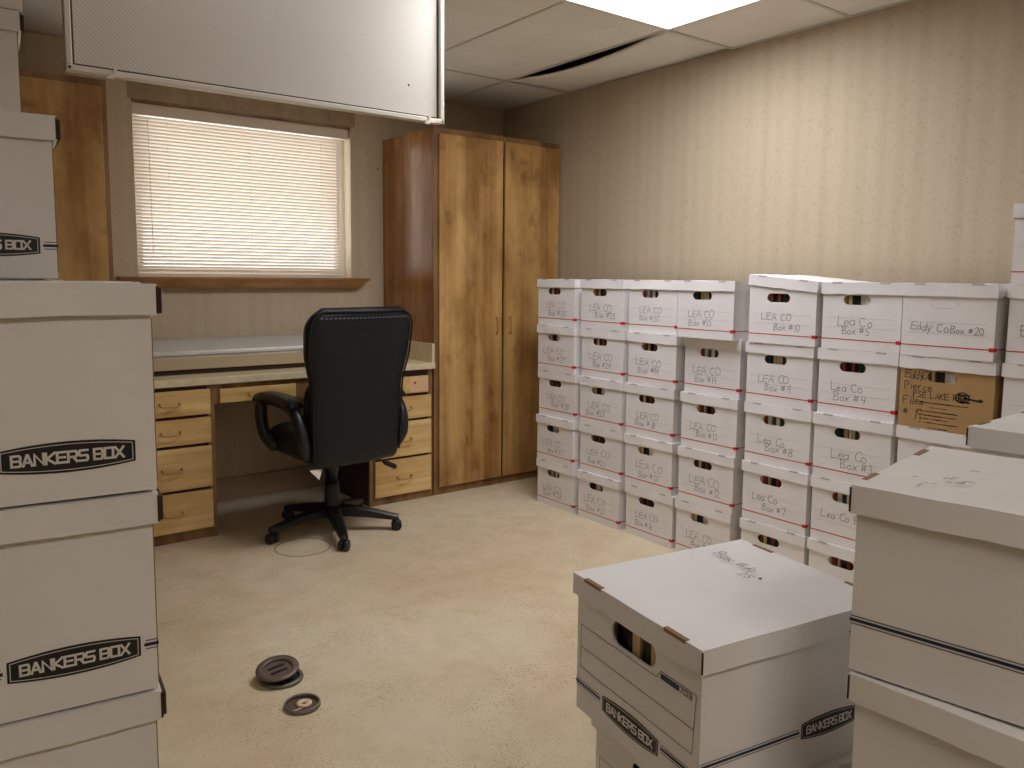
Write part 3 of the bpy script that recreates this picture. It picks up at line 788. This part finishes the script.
bm = bmesh.new(); tube(bm, [(0.262, -0.058, 0.322), (0.275, -0.062, 0.313), (0.325, -0.07, 0.285), (0.335, -0.072, 0.278)], [0.008, 0.013, 0.014, 0.008], 10); mk('lever_grip', bm, 'plastic', lv, True)
bm = bmesh.new()
a = [bm.verts.new(p) for p in ((-0.250, -0.225, 0.385), (-0.185, -0.225, 0.383), (-0.205, -0.23, 0.335), (-0.250, -0.2235, 0.385), (-0.185, -0.2235, 0.383), (-0.205, -0.2285, 0.335))]
for q in ((0, 1, 2), (5, 4, 3), (0, 3, 4, 1), (1, 4, 5, 2), (2, 5, 3, 0)): bm.faces.new([a[i] for i in q])
mk('paper_tag', bm, 'f_white', ch)

# ------------------------------------------------------------------ floor outlets and ring
fo = thing('floor_outlet', 'round brown floor outlet with its lid tipped open', 'floor outlet', (0.868, 2.325, 0), 0)
bm = bmesh.new(); lathe(bm, [(0.052, 0.0005), (0.064, 0.0005), (0.066, 0.004), (0.064, 0.010), (0.055, 0.012), (0.052, 0.008)], 40, close=True); mk('collar', bm, 'outlet_grey', fo, True)
bm = bmesh.new(); lathe(bm, [(0.0525, 0.001), (0.0525, 0.003)], 40); mk('recess', bm, 'outlet_in', fo)
lid = link('lid', None, fo, (-0.012, 0.006, 0.036), (rad(7), rad(-6), 0))
bm = bmesh.new(); lathe(bm, [(0.043, -0.004), (0.060, -0.004), (0.066, 0.0), (0.064, 0.004), (0.046, 0.005), (0.043, 0.002)], 40, close=True); mk('lid_ring', bm, 'outlet', lid, True)
bm = bmesh.new(); lathe(bm, [(0.0435, -0.004), (0.0435, -0.002)], 40); mk('lid_plate', bm, 'outlet', lid)
for yy in (-0.014, 0.012):
    bm = bmesh.new(); box(bm, -0.026, 0.026, yy - 0.003, yy + 0.003, -0.002, 0.001); mk('lid_rib', bm, 'outlet_in', lid)
bm = bmesh.new(); lathe(bm, [(0.030, -0.022), (0.045, -0.021), (0.045, -0.0045), (0.030, -0.004)], 30, close=True); mk('lid_skirt', bm, 'outlet_in', lid)

fo = thing('floor_outlet', 'small grey floor outlet standing open with a cream socket inside', 'floor outlet', (0.857, 2.138, 0), 0)
bm = bmesh.new(); lathe(bm, [(0.046, 0.0005), (0.050, 0.0005), (0.053, 0.004), (0.052, 0.012), (0.049, 0.014), (0.046, 0.011)], 40, close=True); mk('collar', bm, 'outlet_grey', fo, True)
bm = bmesh.new(); lathe(bm, [(0.0465, 0.001), (0.0465, 0.003)], 40); mk('recess', bm, 'outlet_brown', fo)
bm = bmesh.new(); lathe(bm, [(0.006, 0.003), (0.022, 0.003), (0.023, 0.009), (0.016, 0.011), (0.006, 0.008)], 24, (0.006, 0.0, 0), close=True); mk('socket', bm, 'outlet_plug', fo, True)
bm = bmesh.new(); box(bm, -0.040, -0.010, -0.020, -0.015, 0.003, 0.006); mk('screw_tab', bm, 'outlet_plug', fo)

bm = bmesh.new(); lathe(bm, [(0.1225, 0.0), (0.1275, 0.0), (0.1270, 0.0012), (0.1230, 0.0012)], 56, close=True)
tag(mk('floor_ring', bm, 'ring', None, True, (1.402, 3.452, 0.0)), 'thin brown ring lying flat on the carpet by the chair base', 'ring')

# ------------------------------------------------------------------ boxes
T = 0.004
def end_wall(bm, x0, x1, W, z1, hole):
    """plate normal to x with a stadium hole; hole=(yc, zc, half width, half height)"""
    yc, zc, hw_, hh = hole
    outer = [(-W / 2, 0), (W / 2, 0), (W / 2, z1), (-W / 2, z1)]
    st = [(yc + (hw_ - hh) + hh * cos(rad(a)), zc + hh * sin(rad(a))) for a in range(-90, 91, 20)] + [(yc - (hw_ - hh) + hh * cos(rad(a)), zc + hh * sin(rad(a))) for a in range(90, 271, 20)]
    loops = []
    for x in (x0, x1):
        a = [bm.verts.new((x, y, z)) for y, z in outer]; b = [bm.verts.new((x, y, z)) for y, z in st]
        es = [bm.edges.new((l[i], l[(i + 1) % len(l)])) for l in (a, b) for i in range(len(l))]
        bmesh.ops.triangle_fill(bm, edges=es, use_beauty=True, use_dissolve=False)
        loops.append((a, b))
    for k in (0, 1):
        A, B = loops[0][k], loops[1][k]
        for i in range(len(A)): bm.faces.new((A[i], A[(i + 1) % len(A)], B[(i + 1) % len(B)], B[i]))

def body_mesh(name, L, W, Hb, hole, m):
    bm = bmesh.new()
    end_wall(bm, -L / 2, -L / 2 + T, W, Hb, hole)
    end_wall(bm, L / 2 - T, L / 2, W, Hb, (-hole[0],) + tuple(hole[1:]))
    box(bm, -L / 2 + T, L / 2 - T, -W / 2, -W / 2 + T, 0, Hb); box(bm, -L / 2 + T, L / 2 - T, W / 2 - T, W / 2, 0, Hb)
    box(bm, -L / 2 + T, L / 2 - T, -W / 2 + T, W / 2 - T, 0, T)
    return finish(bm, name, m)

def lid_mesh(name, L, W, z0, z1, m, seed, wob=0.0015):
    """tray lid with slightly wavy flaps"""
    r = random.Random(seed); bm = bmesh.new(); N = 8
    tw = [[r.uniform(-wob, wob) for _ in range(N + 1)] for _ in range(4)]
    bul = [r.uniform(0, 0.0035) for _ in range(4)]
    per = []
    cs = [(-L / 2, -W / 2), (L / 2, -W / 2), (L / 2, W / 2), (-L / 2, W / 2)]
    for k in range(4):
        a, b = cs[k], cs[(k + 1) % 4]; nx, ny = (b[1] - a[1]), -(b[0] - a[0]); l = math.hypot(nx, ny); nx /= l; ny /= l
        for i in range(N):
            q = i / N; bu = bul[k] * sin(pi * q)
            per.append((a[0] + (b[0] - a[0]) * q, a[1] + (b[1] - a[1]) * q, tw[k][i] if i else 0, nx * bu, ny * bu))
    n = len(per)
    top = [bm.verts.new((x * 0.999, y * 0.999, z1 + w_ * 0.6)) for x, y, w_, _, _ in per]
    out = [bm.verts.new((x + bx_, y + by_, z0 + w_)) for x, y, w_, bx_, by_ in per]
    kx, ky = (L - 2 * T) / L, (W - 2 * T) / W
    inn = [bm.verts.new((x * kx + bx_, y * ky + by_, z0 + w_)) for x, y, w_, bx_, by_ in per]
    itp = [bm.verts.new((x * kx, y * ky, z1 - T)) for x, y, w_, _, _ in per]
    for i in range(n):
        j = (i + 1) % n
        bm.faces.new((out[i], out[j], top[j], top[i])); bm.faces.new((inn[j], inn[i], out[i], out[j])) if False else bm.faces.new((out[i], inn[i], inn[j], out[j]))
        bm.faces.new((inn[i], itp[i], itp[j], inn[j]))
    c = bm.verts.new((0, 0, z1 - 0.001 + r.uniform(-0.002, 0.001)))
    c2 = bm.verts.new((0, 0, z1 - T - 0.002))
    for i in range(n):
        bm.faces.new((top[i], top[(i + 1) % n], c)); bm.faces.new((itp[(i + 1) % n], itp[i], c2))
    return finish(bm, name, m)

def folder_mesh(seed, L, W, Hf):
    r = random.Random(seed); bm = bmesh.new(); y = -W / 2 + 0.012
    mats = ['f_manila', 'f_white', 'f_red', 'f_green', 'f_dark']
    while y < W / 2 - 0.02:
        th = r.uniform(0.006, 0.02)
        box(bm, -L / 2 + 0.008 + r.uniform(0, 0.012), L / 2 - 0.012, y, min(y + th, W / 2 - 0.01), T + 0.001, Hf - r.uniform(0, 0.02), r.choice([0, 0, 1, 2, 2, 3, 4, 4]))
        y += th + r.choice([0.001, 0.002, 0.008])
    return finish(bm, 'file_folders', mats)

# --- red-striped file boxes (front face at local -x)
FL, FW, FH = 0.385, 0.302, 0.2507       # outside length, width and stacking height
file_body = body_mesh('body', FL, FW, FH - 0.006, (0.016, 0.185, 0.052, 0.0175), 'white_board')
kraft_body = body_mesh('body', FL, FW + 0.006, FH - 0.006, (0.012, 0.183, 0.048, 0.0185), 'kraft')
bm = bmesh.new()
for xx in (-FL / 2, FL / 2 - T): box(bm, xx, xx + T, -FW / 2, FW / 2, 0, FH - 0.006)
box(bm, -FL / 2 + T, FL / 2 - T, -FW / 2, -FW / 2 + T, 0, FH - 0.006); box(bm, -FL / 2 + T, FL / 2 - T, FW / 2 - T, FW / 2, 0, FH - 0.006); box(bm, -FL / 2 + T, FL / 2 - T, -FW / 2 + T, FW / 2 - T, 0, T)
closed_body = finish(bm, 'body', 'white_board')
file_lids = [lid_mesh('lid', FL + 0.014, FW + 0.011, FH - 0.044, FH - 0.001, 'white_board', 20 + i, 0.0022) for i in range(6)]
folders = [folder_mesh(40 + i, FL, FW, FH - 0.03) for i in range(6)]
XF = -FL / 2 - 0.0006
front = lambda u, v: (XF, FW / 2 - u, v)            # u runs left to right as seen from the front
bm = bmesh.new(); ribbon(bm, [(0.0, 0.038), (FW, 0.038)], 0.0037, front)
ribbon(bm, [(-FL / 2, 0.038), (FL / 2, 0.038)], 0.0037, lambda u, v: (u, -FW / 2 - 0.0006, v))
stripe_me = finish(bm, 'red_stripe', 'red')
bm = bmesh.new()
box(bm, -FL / 2 - 0.0012, -FL / 2 - 0.0004, -FW / 2 - 0.0012, -FW / 2 + 0.014, 0.0315, 0.0445); box(bm, -FL / 2 - 0.0004, -FL / 2 + 0.016, -FW / 2 - 0.0012, -FW / 2 - 0.0004, 0.0315, 0.0445)
mark_me = finish(bm, 'red_mark', 'red')
bm = bmesh.new()
for v in (0.082, 0.118): ribbon(bm, [(0.022, v), (FW - 0.022, v)], 0.0010, front)
rule_me = finish(bm, 'ruled_line', 'rule')
def slot_mesh(L, W, z, m='kraft_edge', hw=0.0245):
    bm = bmesh.new(); box(bm, -L / 2 - 0.0006, -L / 2 + 0.0075, -hw, hw, z - 0.005, z + 0.0008); return finish(bm, 'tab_slot', m)
slot_me = slot_mesh(FL + 0.014, FW, FH - 0.001, 'rule', 0.019)
slot_fl = None

COLY = [3.268, 2.922, 2.584, 2.236, 1.886, 1.560, 1.238, 0.910]       # centre of each stack along the wall
STACKN = ['first', 'second', 'third', 'fourth', 'fifth', 'sixth', 'seventh', 'eighth']
ROWN = ['topmost', 'second from the top', 'middle one', 'second from the bottom', 'bottom one']
GROUP = 'red-striped file boxes stacked along the wall'
HANDSTYLE = {0: 'LEA CO', 1: 'LEA CO', 2: 'LEA CO', 3: 'LEA CO', 4: 'LEA CO', 5: 'Lea Co'}

def file_box(x, y, z, rz, label, text=None, kraft=False, closed=False, lid_tilt=0.0, faint=False, seed=0, marks=True):
    r = random.Random(900 + seed)
    b = thing('file_box', label, 'file box', (x + FL / 2, y, z), rz, GROUP)
    link('body', kraft_body if kraft else closed_body if closed else file_body, b)
    ld = link('lid', file_lids[seed % len(file_lids)], b)
    if lid_tilt:
        ld.rotation_euler = (lid_tilt, 0, 0); ld.location = (0, 0.215 * lid_tilt, 0.155 * lid_tilt + 0.002)
    for s in (-1, 1):
        link('tab_slot', slot_me, ld, (0, s * 0.093, 0))
    fo = link('file_folders', folders[seed % len(folders)], b); fo['kind'] = 'stuff'
    if marks and not kraft:
        link('red_stripe', stripe_me, b); link('red_mark', mark_me, b); link('ruled_line', rule_me, b)
    if closed:
        bm = bmesh.new(); hw_, hh = 0.045, 0.0155; yc, zc = 0.012, 0.182
        pts = [(FW / 2 - yc + (hw_ - hh) + hh * cos(rad(a)), zc + hh * sin(rad(a))) for a in range(-90, 91, 20)] + [(FW / 2 - yc - (hw_ - hh) + hh * cos(rad(a)), zc + hh * sin(rad(a))) for a in range(90, 271, 20)]
        ribbon(bm, pts, 0.0012, front, True); mk('handle_cut', bm, 'rule', b)
    if text:
        bm = bmesh.new()
        for (s, u, v, h, sl) in text: hand(bm, s, u, v, h, 0.0019, front, r, slope=sl)
        mk('handwriting', bm, 'ink_faint' if faint else 'ink', b)
    return b

sd = 0
NUM = {(c, k): 30 - 5 * c - k for c in range(6) for k in range(5)}
# per-box offsets along the wall (y) measured for each row, top row first
DY = {0: [0.012, 0.002, -0.004, -0.002, -0.002], 1: [0.002, 0, 0, 0, 0.002], 2: [0.003, -0.006, 0.006, 0, -0.008], 3: [0.010, -0.006, -0.002, 0.005, 0.014], 4: [-0.006, 0.004, 0.002, 0, 0.0], 5: [-0.004, 0.004, 0.008, 0.006, 0.004]}
DX = {0: [0, -0.006, 0, -0.008, -0.002], 1: [-0.002, 0.004, 0, 0.006, 0], 2: [0.004, 0, 0.002, 0, 0.006], 3: [-0.035, 0.008, 0, 0.0, 0.004], 4: [-0.012, 0, 0.004, 0, 0.0], 5: [0, 0.006, 0.0, 0.004, 0]}
for c in range(6):
    for k in range(5):
        r = random.Random(c * 10 + k)
        w1 = HANDSTYLE[c] if not (c == 4 and k in (2, 3)) else 'Lea Co'
        lab = f'white red-striped file box, {ROWN[k]} in the {STACKN[c]} stack from the corner cabinet'
        n = NUM[c, k]
        if c == 5 and k == 3: txt = [('Lea Co Box #2', 0.04, 0.098, 0.030, 0)]
        elif c == 2 and k == 0: txt = [('LEA CO', 0.07, 0.095, 0.030, 0), ('Box #%d' % n, 0.07, 0.058, 0.026, 0)]
        elif (c, k) == (3, 4): txt = [('LEA CO', 0.06, 0.085, 0.032, 0), ('Box #%d' % n, 0.09, 0.052, 0.026, 0)]
        else: txt = [(w1, 0.045 + r.uniform(0, 0.03), 0.092 + r.uniform(-.006, .006), 0.034 + r.uniform(-.004, .004), r.uniform(-.03, .03)), ('Box #%d' % n, 0.06 + r.uniform(-0.01, 0.06), 0.056 + r.uniform(-.006, .004), 0.029 + r.uniform(-.003, .003), r.uniform(-.04, .04))]
        if c in (4, 5) and k == 4: txt = None
        tl = 0.0
        zz = (4 - k) * FH
        if (c, k) == (4, 0): tl = rad(5.2)
        file_box(XB + DX[c][k], COLY[c] + DY[c][k], zz, rad(r.uniform(-0.6, 0.6)), lab, txt, lid_tilt=tl, faint=(c == 2 and k in (0,)), seed=sd)
        sd += 1
# seventh and eighth stacks
FLN = ['on the floor', 'second from the floor', 'third from the floor', 'fourth from the floor', 'fifth from the floor', 'sixth from the floor', 'seventh from the floor', 'eighth from the floor']
for c in (6, 7):
    for k in range(-1 if c == 7 else 0, 5):
        zz = (4 - k) * FH
        lab = None; txt = None; kw = {}
        if (c, k) == (6, 0): lab = 'white red-striped file box with uncut handle, on top of the brown kraft box'; txt = [('Eddy Co', 0.030, 0.090, 0.028, -0.02), ('Box #20', 0.165, 0.086, 0.022, -0.03)]; kw = dict(closed=True)
        elif (c, k) == (6, 1): lab = 'brown kraft file box with white lid under the uncut-handle box'; kw = dict(kraft=True)
        elif (c, k) == (6, 2): lab = 'white file box directly below the brown kraft box'; kw = dict(closed=True)
        elif (c, k) == (7, -1): lab = 'white red-striped file box rising highest by the wall, topmost of the eighth stack'; txt = [('Eddy Co', 0.03, 0.122, 0.03, 0), ('Box #25', 0.04, 0.085, 0.026, 0)]
        elif (c, k) == (7, 0): lab = 'white red-striped file box in the eighth stack, beside the uncut-handle box'; txt = [('Eddy Co', 0.04, 0.085, 0.034, 0)]
        elif (c, k) == (7, 1): lab = 'white file box in the eighth stack, beside the brown kraft box'; txt = [('Eddy', 0.075, 0.085, 0.036, 0)]; kw = dict(marks=True)
        if lab is None: lab = f'plain white file box, {FLN[4 - k]} in the {STACKN[c]} stack along the wall'
        dx = {(6, 0): -0.015, (6, 1): -0.005, (7, -1): -0.002}.get((c, k), 0.0)
        b = file_box(XB + dx, COLY[c] + {(6, 0): 0.001}.get((c, k), 0), zz, rad({(6, 0): -0.8}.get((c, k), 0)), lab, txt, seed=sd, **kw)
        if kw.get('kraft'):
            kf = lambda u, v: (XF, FW / 2 - u, v)
            r = random.Random(5); bm = bmesh.new()
            for s, u, v, h in (('Eddy', 0.012, 0.172, 0.026), ('Co', 0.070, 0.172, 0.026), ('Pierce', 0.012, 0.132, 0.028), ('PSE LAKE RES', 0.045, 0.108, 0.020), ('Files', 0.012, 0.082, 0.028), ('#', 0.015, 0.042, 0.026), ('19', 0.045, 0.030, 0.042)):
                hand(bm, s, u, v, h, 0.0022, kf, r)
            mk('handwriting', bm, 'ink2', b)
            bm = bmesh.new()
            for u0, u1, v, wd in ((0.075, 0.225, 0.092, 0.005), (0.105, 0.165, 0.076, 0.004), (0.085, 0.195, 0.062, 0.006), (0.085, 0.195, 0.048, 0.005), (0.085, 0.165, 0.036, 0.005), (0.085, 0.200, 0.023, 0.005), (0.10, 0.165, 0.006, 0.004)):
                u = u0
                while u < u1:
                    du = r.uniform(0.006, 0.018); ribbon(bm, [(u, v - 0.0), (min(u + du, u1), v)], wd * r.uniform(0.35, 0.7), kf); u += du + 0.004
            for v in (0.062, 0.048, 0.036, 0.023): ribbon(bm, [(0.072, v), (0.075, v)], 0.003, kf)
            mk('small_print', bm, 'black_print', b)
            bm = bmesh.new()
            for rr, wd in ((0.017, 0.004), (0.010, 0.004), (0.005, 0.003)): ribbon(bm, arc(0.208, 0.122, rr * 1.25, rr, 0, 345, 18), wd, kf)
            ribbon(bm, [(0.214, 0.122), (0.268, 0.116)], 0.006, kf); ribbon(bm, [(0.195, 0.132), (0.232, 0.132)], 0.004, kf); ribbon(bm, [(0.195, 0.108), (0.232, 0.107)], 0.004, kf)
            ribbon(bm, [(0.262, 0.121), (0.270, 0.119)], 0.006, kf)
            mk('logo_print', bm, 'black_print', b)
        sd += 1

# --- storage boxes with the black name badge (handled end at local -x, long sides +-y)
def badge(to3, bm_, txt_, out_, u0, u1, vc, hm, he, tilt=0.0):
    N = 12
    W_ = u1 - u0
    P = []
    for i in range(N + 1):
        q = i / N; P.append((u0 + W_ * q, vc + he / 2 + (hm - he) / 2 * (1 - (2 * q - 1) ** 2)))
    Q = [(u, 2 * vc - v) for u, v in P]
    A = [bm_.verts.new(to3(*p)) for p in P]; B = [bm_.verts.new(to3(*p)) for p in Q]
    for i in range(N): bm_.faces.new((A[i], B[i], B[i + 1], A[i + 1]))
    k = 0.88
    sh = lambda p: (u0 + W_ / 2 + (p[0] - u0 - W_ / 2) * 0.955, vc + (p[1] - vc) * 0.82)
    ribbon(out_, [sh(p) for p in P] + [sh(p) for p in Q[::-1]], W_ * 0.006, lambda u, v: to3(u, v, 0.0004), True)
    cw = W_ * 0.0615; gap = W_ * 0.0185; sp = W_ * 0.03
    tw = 10 * cw + 8 * gap + sp + gap
    square_text(txt_, 'BANKERS BOX', u0 + (W_ - tw) / 2, vc - hm * 0.165, hm * 0.33, cw, gap, sp, W_ * 0.0195, lambda u, v: to3(u, v, 0.0005))

SB = {}
STR = ((0, 0.0042), (0.0052, 0.0012), (-0.0052, 0.0012))
def line_print(b, a, c, v, wd, to3):
    bm = bmesh.new(); ribbon(bm, [(a, v), (c, v)], wd, to3); mk('stripe', bm, 'navy_print', b)
def storage_mesh_set(key, L, W, Hh, lidh, hole, lidseed):
    SB[key] = dict(L=L, W=W, H=Hh, body=body_mesh('body', L, W, Hh - 0.006, hole, 'bank_board'), lids=[lid_mesh('lid', L + 0.014, W + 0.014, Hh - lidh, Hh - 0.001, 'bank_board', lidseed + i) for i in range(3)],
                   slot=slot_mesh(L + 0.014, W, Hh - 0.001), folders=[folder_mesh(70 + lidseed + i, L, W, Hh - 0.03) for i in range(3)])
storage_mesh_set('s', 0.384, 0.322, 0.248, 0.038, (0.0, 0.186, 0.058, 0.021), 60)

def storage_box(x, y, z, rz, label, group, ends=True, stripes=True, side_logo=True, logo_u=(0.205, 0.330), side_v=0.066, plain=False, lidv=0, note=None, flap=False, label_frame=True):
    K = SB['s']; L, W, Hh = K['L'], K['W'], K['H']
    b = thing('storage_box', label, 'storage box', (x, y, z), rz, group)
    link('body', K['body'], b); ld = link('lid', K['lids'][lidv % 3], b)
    for s in (-1, 1):
        link('tab_slot', K['slot'], ld, (0, s * 0.107 - 0.0, 0))
        link('tab_slot', K['slot'], ld, (0, s * 0.107, 0), (0, 0, pi))
    fo = link('file_folders', K['folders'][lidv % 3], b); fo['kind'] = 'stuff'
    # dark folded corner gaps of the lid at the handled ends
    for sx in (-1, 1):
        bx('corner_gap', 'shade_edge', ld, sx * (L / 2 + 0.0068) - 0.0012, sx * (L / 2 + 0.0068) + 0.0012, -W / 2 - 0.0078, -W / 2 - 0.0060, Hh - 0.036, Hh - 0.004)
    if flap:
        bx('end_flap', 'shade_edge', ld, L / 2 + 0.0072, L / 2 + 0.0125, -W / 2 - 0.002, W / 2, Hh - 0.036, Hh - 0.006, 0.001, 1)  # kraft flap with its shadow put into the colour
        bx('cut_edge', 'kraft_edge', b, L / 2 + 0.0002, L / 2 + 0.0014, -W / 2 + 0.0010, -W / 2 + 0.006, 0.01, Hh - 0.042)
    if plain: return b
    side = lambda u, v, o=0.0: (-L / 2 + u, -W / 2 - 0.0005 - o, v)
    end = lambda u, v, o=0.0: (-L / 2 - 0.0005 - o, W / 2 - u, v)
    ev = 0.050
    def put_badge(to3, *args):
        bp, tx, ol = bmesh.new(), bmesh.new(), bmesh.new()
        badge(to3, bp, tx, ol, *args)
        bo = mk('name_badge', bp, 'black_print', b)
        mk('badge_lettering', tx, 'print_white', bo); mk('badge_border', ol, 'print_white', bo)
    if side_logo: put_badge(side, logo_u[0], logo_u[1], side_v, 0.036, 0.0245)
    if ends: put_badge(end, 0.080, 0.230, ev - 0.004, 0.039, 0.026)
    if stripes:
        segs = [(0.0, logo_u[0] - 0.006), (logo_u[1] + 0.006, L)] if side_logo else [(0.0, L)]
        for a, c in segs:
            for dv, wd in STR: line_print(b, a, c, side_v + dv, wd, side)
        if ends:
            for a, c in ((0.0, 0.072), (0.238, W)):
                for dv, wd in STR: line_print(b, a, c, ev + dv, wd, end)
    if ends and label_frame:
        bm = bmesh.new()
        ribbon(bm, [(0.012, 0.158), (0.222, 0.158), (0.232, 0.172), (0.312, 0.172), (0.306, 0.080), (0.012, 0.080)], 0.0011, end, True)
        for v in (0.118,): ribbon(bm, [(0.012, v), (0.307, v)], 0.0010, end)
        mk('label_border', bm, 'navy_print', b)
        bm = bmesh.new(); ribbon(bm, [(0.236, 0.1645), (0.270, 0.1645)], 0.009, end); mk('label_chip_print', bm, 'navy_print', b)
        bm = bmesh.new(); square_text(bm, '703', 0.276, 0.1605, 0.008, 0.007, 0.0025, 0, 0.0015, end); mk('number_print', bm, 'navy_print', b)
    return b

def corner_place(corner, rz, which, L, W):
    """origin of a box whose lid corner (local sign pair) sits at a world point"""
    l = Vector((which[0] * (L / 2 + 0.007), which[1] * (W / 2 + 0.007)))
    return corner[0] - (l.x * cos(rz) - l.y * sin(rz)), corner[1] - (l.x * sin(rz) + l.y * cos(rz))
L_, W_ = 0.384, 0.322; HB = 0.248

# centre stack: three boxes, the top one shows its handled end and long side
GC = 'storage boxes in the low middle stack'
rz = rad(-9.0)
x, y = corner_place((0.857, 0.684), rz, (-1, -1), L_, W_)
top = storage_box(x, y, 2 * HB, rz, 'white storage box with handle end towards the viewer, on top of the low middle stack', GC, lidv=1)
dx_, dy_ = 0.028 * cos(rz) + 0.0 * sin(rz), 0.028 * sin(rz)
storage_box(x + 0.034, y - 0.018, HB, rz + rad(1), 'white storage box under the top box of the low middle stack', GC, plain=False, lidv=2)
storage_box(x + 0.034, y - 0.010, 0.0, rz, 'white storage box on the floor at the bottom of the low middle stack', GC, lidv=0)
bm = bmesh.new(); r = random.Random(3)
tz = HB + 0.0022
# the note runs along the short side, near the far end
nt3 = lambda u, v: (0.062 + v, 0.125 - u, tz)
hand(bm, 'Box #19', 0.0, 0.022, 0.026, 0.0017, nt3, r, adv=0.72, slope=-0.15); hand(bm, '25', 0.100, -0.012, 0.018, 0.0017, nt3, r)
mk('handwriting', bm, 'ink', top)
bm = bmesh.new(); lathe(bm, [(0.0001, tz - 0.001), (0.0028, tz - 0.001), (0.0028, tz + 0.0004), (0.0001, tz + 0.0004)], 10, (0.070, -0.010, 0)); mk('ink_dot', bm, 'black_print', top)

# nearer stack on the other side of it
GB = 'storage boxes in the four-high stack nearest the viewer'
rz = rad(-80.5)
x, y = corner_place((0.952, 0.533), rz, (-1, -1), L_, W_)
x2, y2 = corner_place((0.956, 0.524), rz - rad(6), (-1, -1), L_, W_)
names4 = ['white storage box with stripe and scribbled lid, top of the nearest four-high stack', 'white storage box second from the top in the nearest four-high stack',
          'white storage box second from the floor in the nearest four-high stack', 'white storage box on the floor under the nearest four-high stack']
off = [(0, 0), (x2 - x, y2 - y), (0.004, 0.004), (0.0, 0.0)]
for k in range(4):
    b = storage_box(x + off[k][0], y + off[k][1], 1.0 - HB * (k + 1) - 0.0, rz + rad([0, -6, 1, 0][k]), names4[k], GB, side_logo=True, logo_u=(0.235, 0.36), side_v=0.068, lidv=k, plain=(k == 1))
    b.location.z = max(0.0, (3 - k) * (1.0 - HB) / 3)
    if k == 0:
        bm = bmesh.new(); r = random.Random(11)
        nt3 = lambda u, v: (-0.135 + u * 0.53 - v * 0.44, -0.118 + u * 0.85 + v * 0.9, tz)
        for s in range(9):
            u0, v0 = r.uniform(0, 0.10), r.uniform(-0.02, 0.05)
            ribbon(bm, [(u0 + q * 0.006, v0 + r.uniform(-.006, .006)) for q in range(r.randint(2, 5))], 0.0022, nt3)
        mk('scribble_print', bm, 'ink', b)

# stack just behind it
GD = 'storage boxes in the stack behind the nearest four-high stack'
rz = rad(-88.5)
x, y = corner_place((1.519, 0.634), rz, (-1, -1), L_, W_)
for k in range(4):
    b = storage_box(x, y, (3 - k) * (1.0 - HB) / 3, rz, 'white storage box with grey shaded side, below the brown kraft box, behind the scribbled box' if k == 0 else f'white storage box {FLN[3 - k]} in the stack behind the nearest four-high stack', GD, lidv=k + 1, plain=(k > 0), stripes=False, side_logo=False, ends=False)

# towers beside the viewer on the other hand
rz = rad(-5.5)
GA = 'storage boxes in the near tower facing the viewer'
x, y = corner_place((0.233, 1.000), rz, (1, -1), L_, W_)
namesA = ['white storage box with black badge and no stripes, top of the near tower', 'white storage box with striped black badge, second from the top of the near tower',
          'white storage box third from the top of the near tower, cut by the picture edge', 'white storage box second from the floor in the near tower', 'white storage box on the floor under the near tower']
for k in range(5):
    storage_box(x + [0, -0.004, -0.010, 0, 0][k], y + [0, 0.004, 0.006, 0, 0][k], (4 - k) * 0.2505, rz + rad([0, -0.8, 0, 0, 0][k]), namesA[k], GA, ends=False, stripes=(k > 0), side_logo=(k < 2),
                logo_u=[(0.224, 0.362), (0.228, 0.366), (0.2, 0.33), (0.2, 0.33), (0.2, 0.33)][k], side_v=[0.050, 0.058, 0.06, 0.06, 0.06][k], lidv=k, flap=(k < 3), plain=(k > 1))
GA2 = 'storage boxes in the second tower behind the near tower'
x, y = corner_place((0.194, 1.415), rad(-3), (1, -1), L_, W_)
for k in range(6):
    storage_box(x, y, (5 - k) * 0.2505, rad(-3), 'white storage box with badge and stripes on the second tower, before the wood cabinet' if k == 0 else f'white storage box {FLN[5 - k]} in the second tower, behind the near tower', GA2, ends=False, logo_u=(0.222, 0.362), side_v=0.050, lidv=k + 1, flap=(k == 0), plain=(k > 0))
GA3 = 'storage boxes in the tallest tower behind the second tower'
x, y = corner_place((0.196, 1.800), rad(-3), (1, -1), L_, W_)
namesA3 = ['white storage box at the very top of the tallest tower, cut by the picture edge', 'white storage box second from the top of the tallest tower, with a torn lid flap']
for k in range(8):
    storage_box(x + (0.012 if k == 0 else 0), y, (7 - k) * 0.2505, rad(-3), namesA3[k] if k < 2 else f'white storage box {FLN[7 - k]} in the tallest tower, behind the second tower', GA3, lidv=k, plain=True, flap=(k < 2))
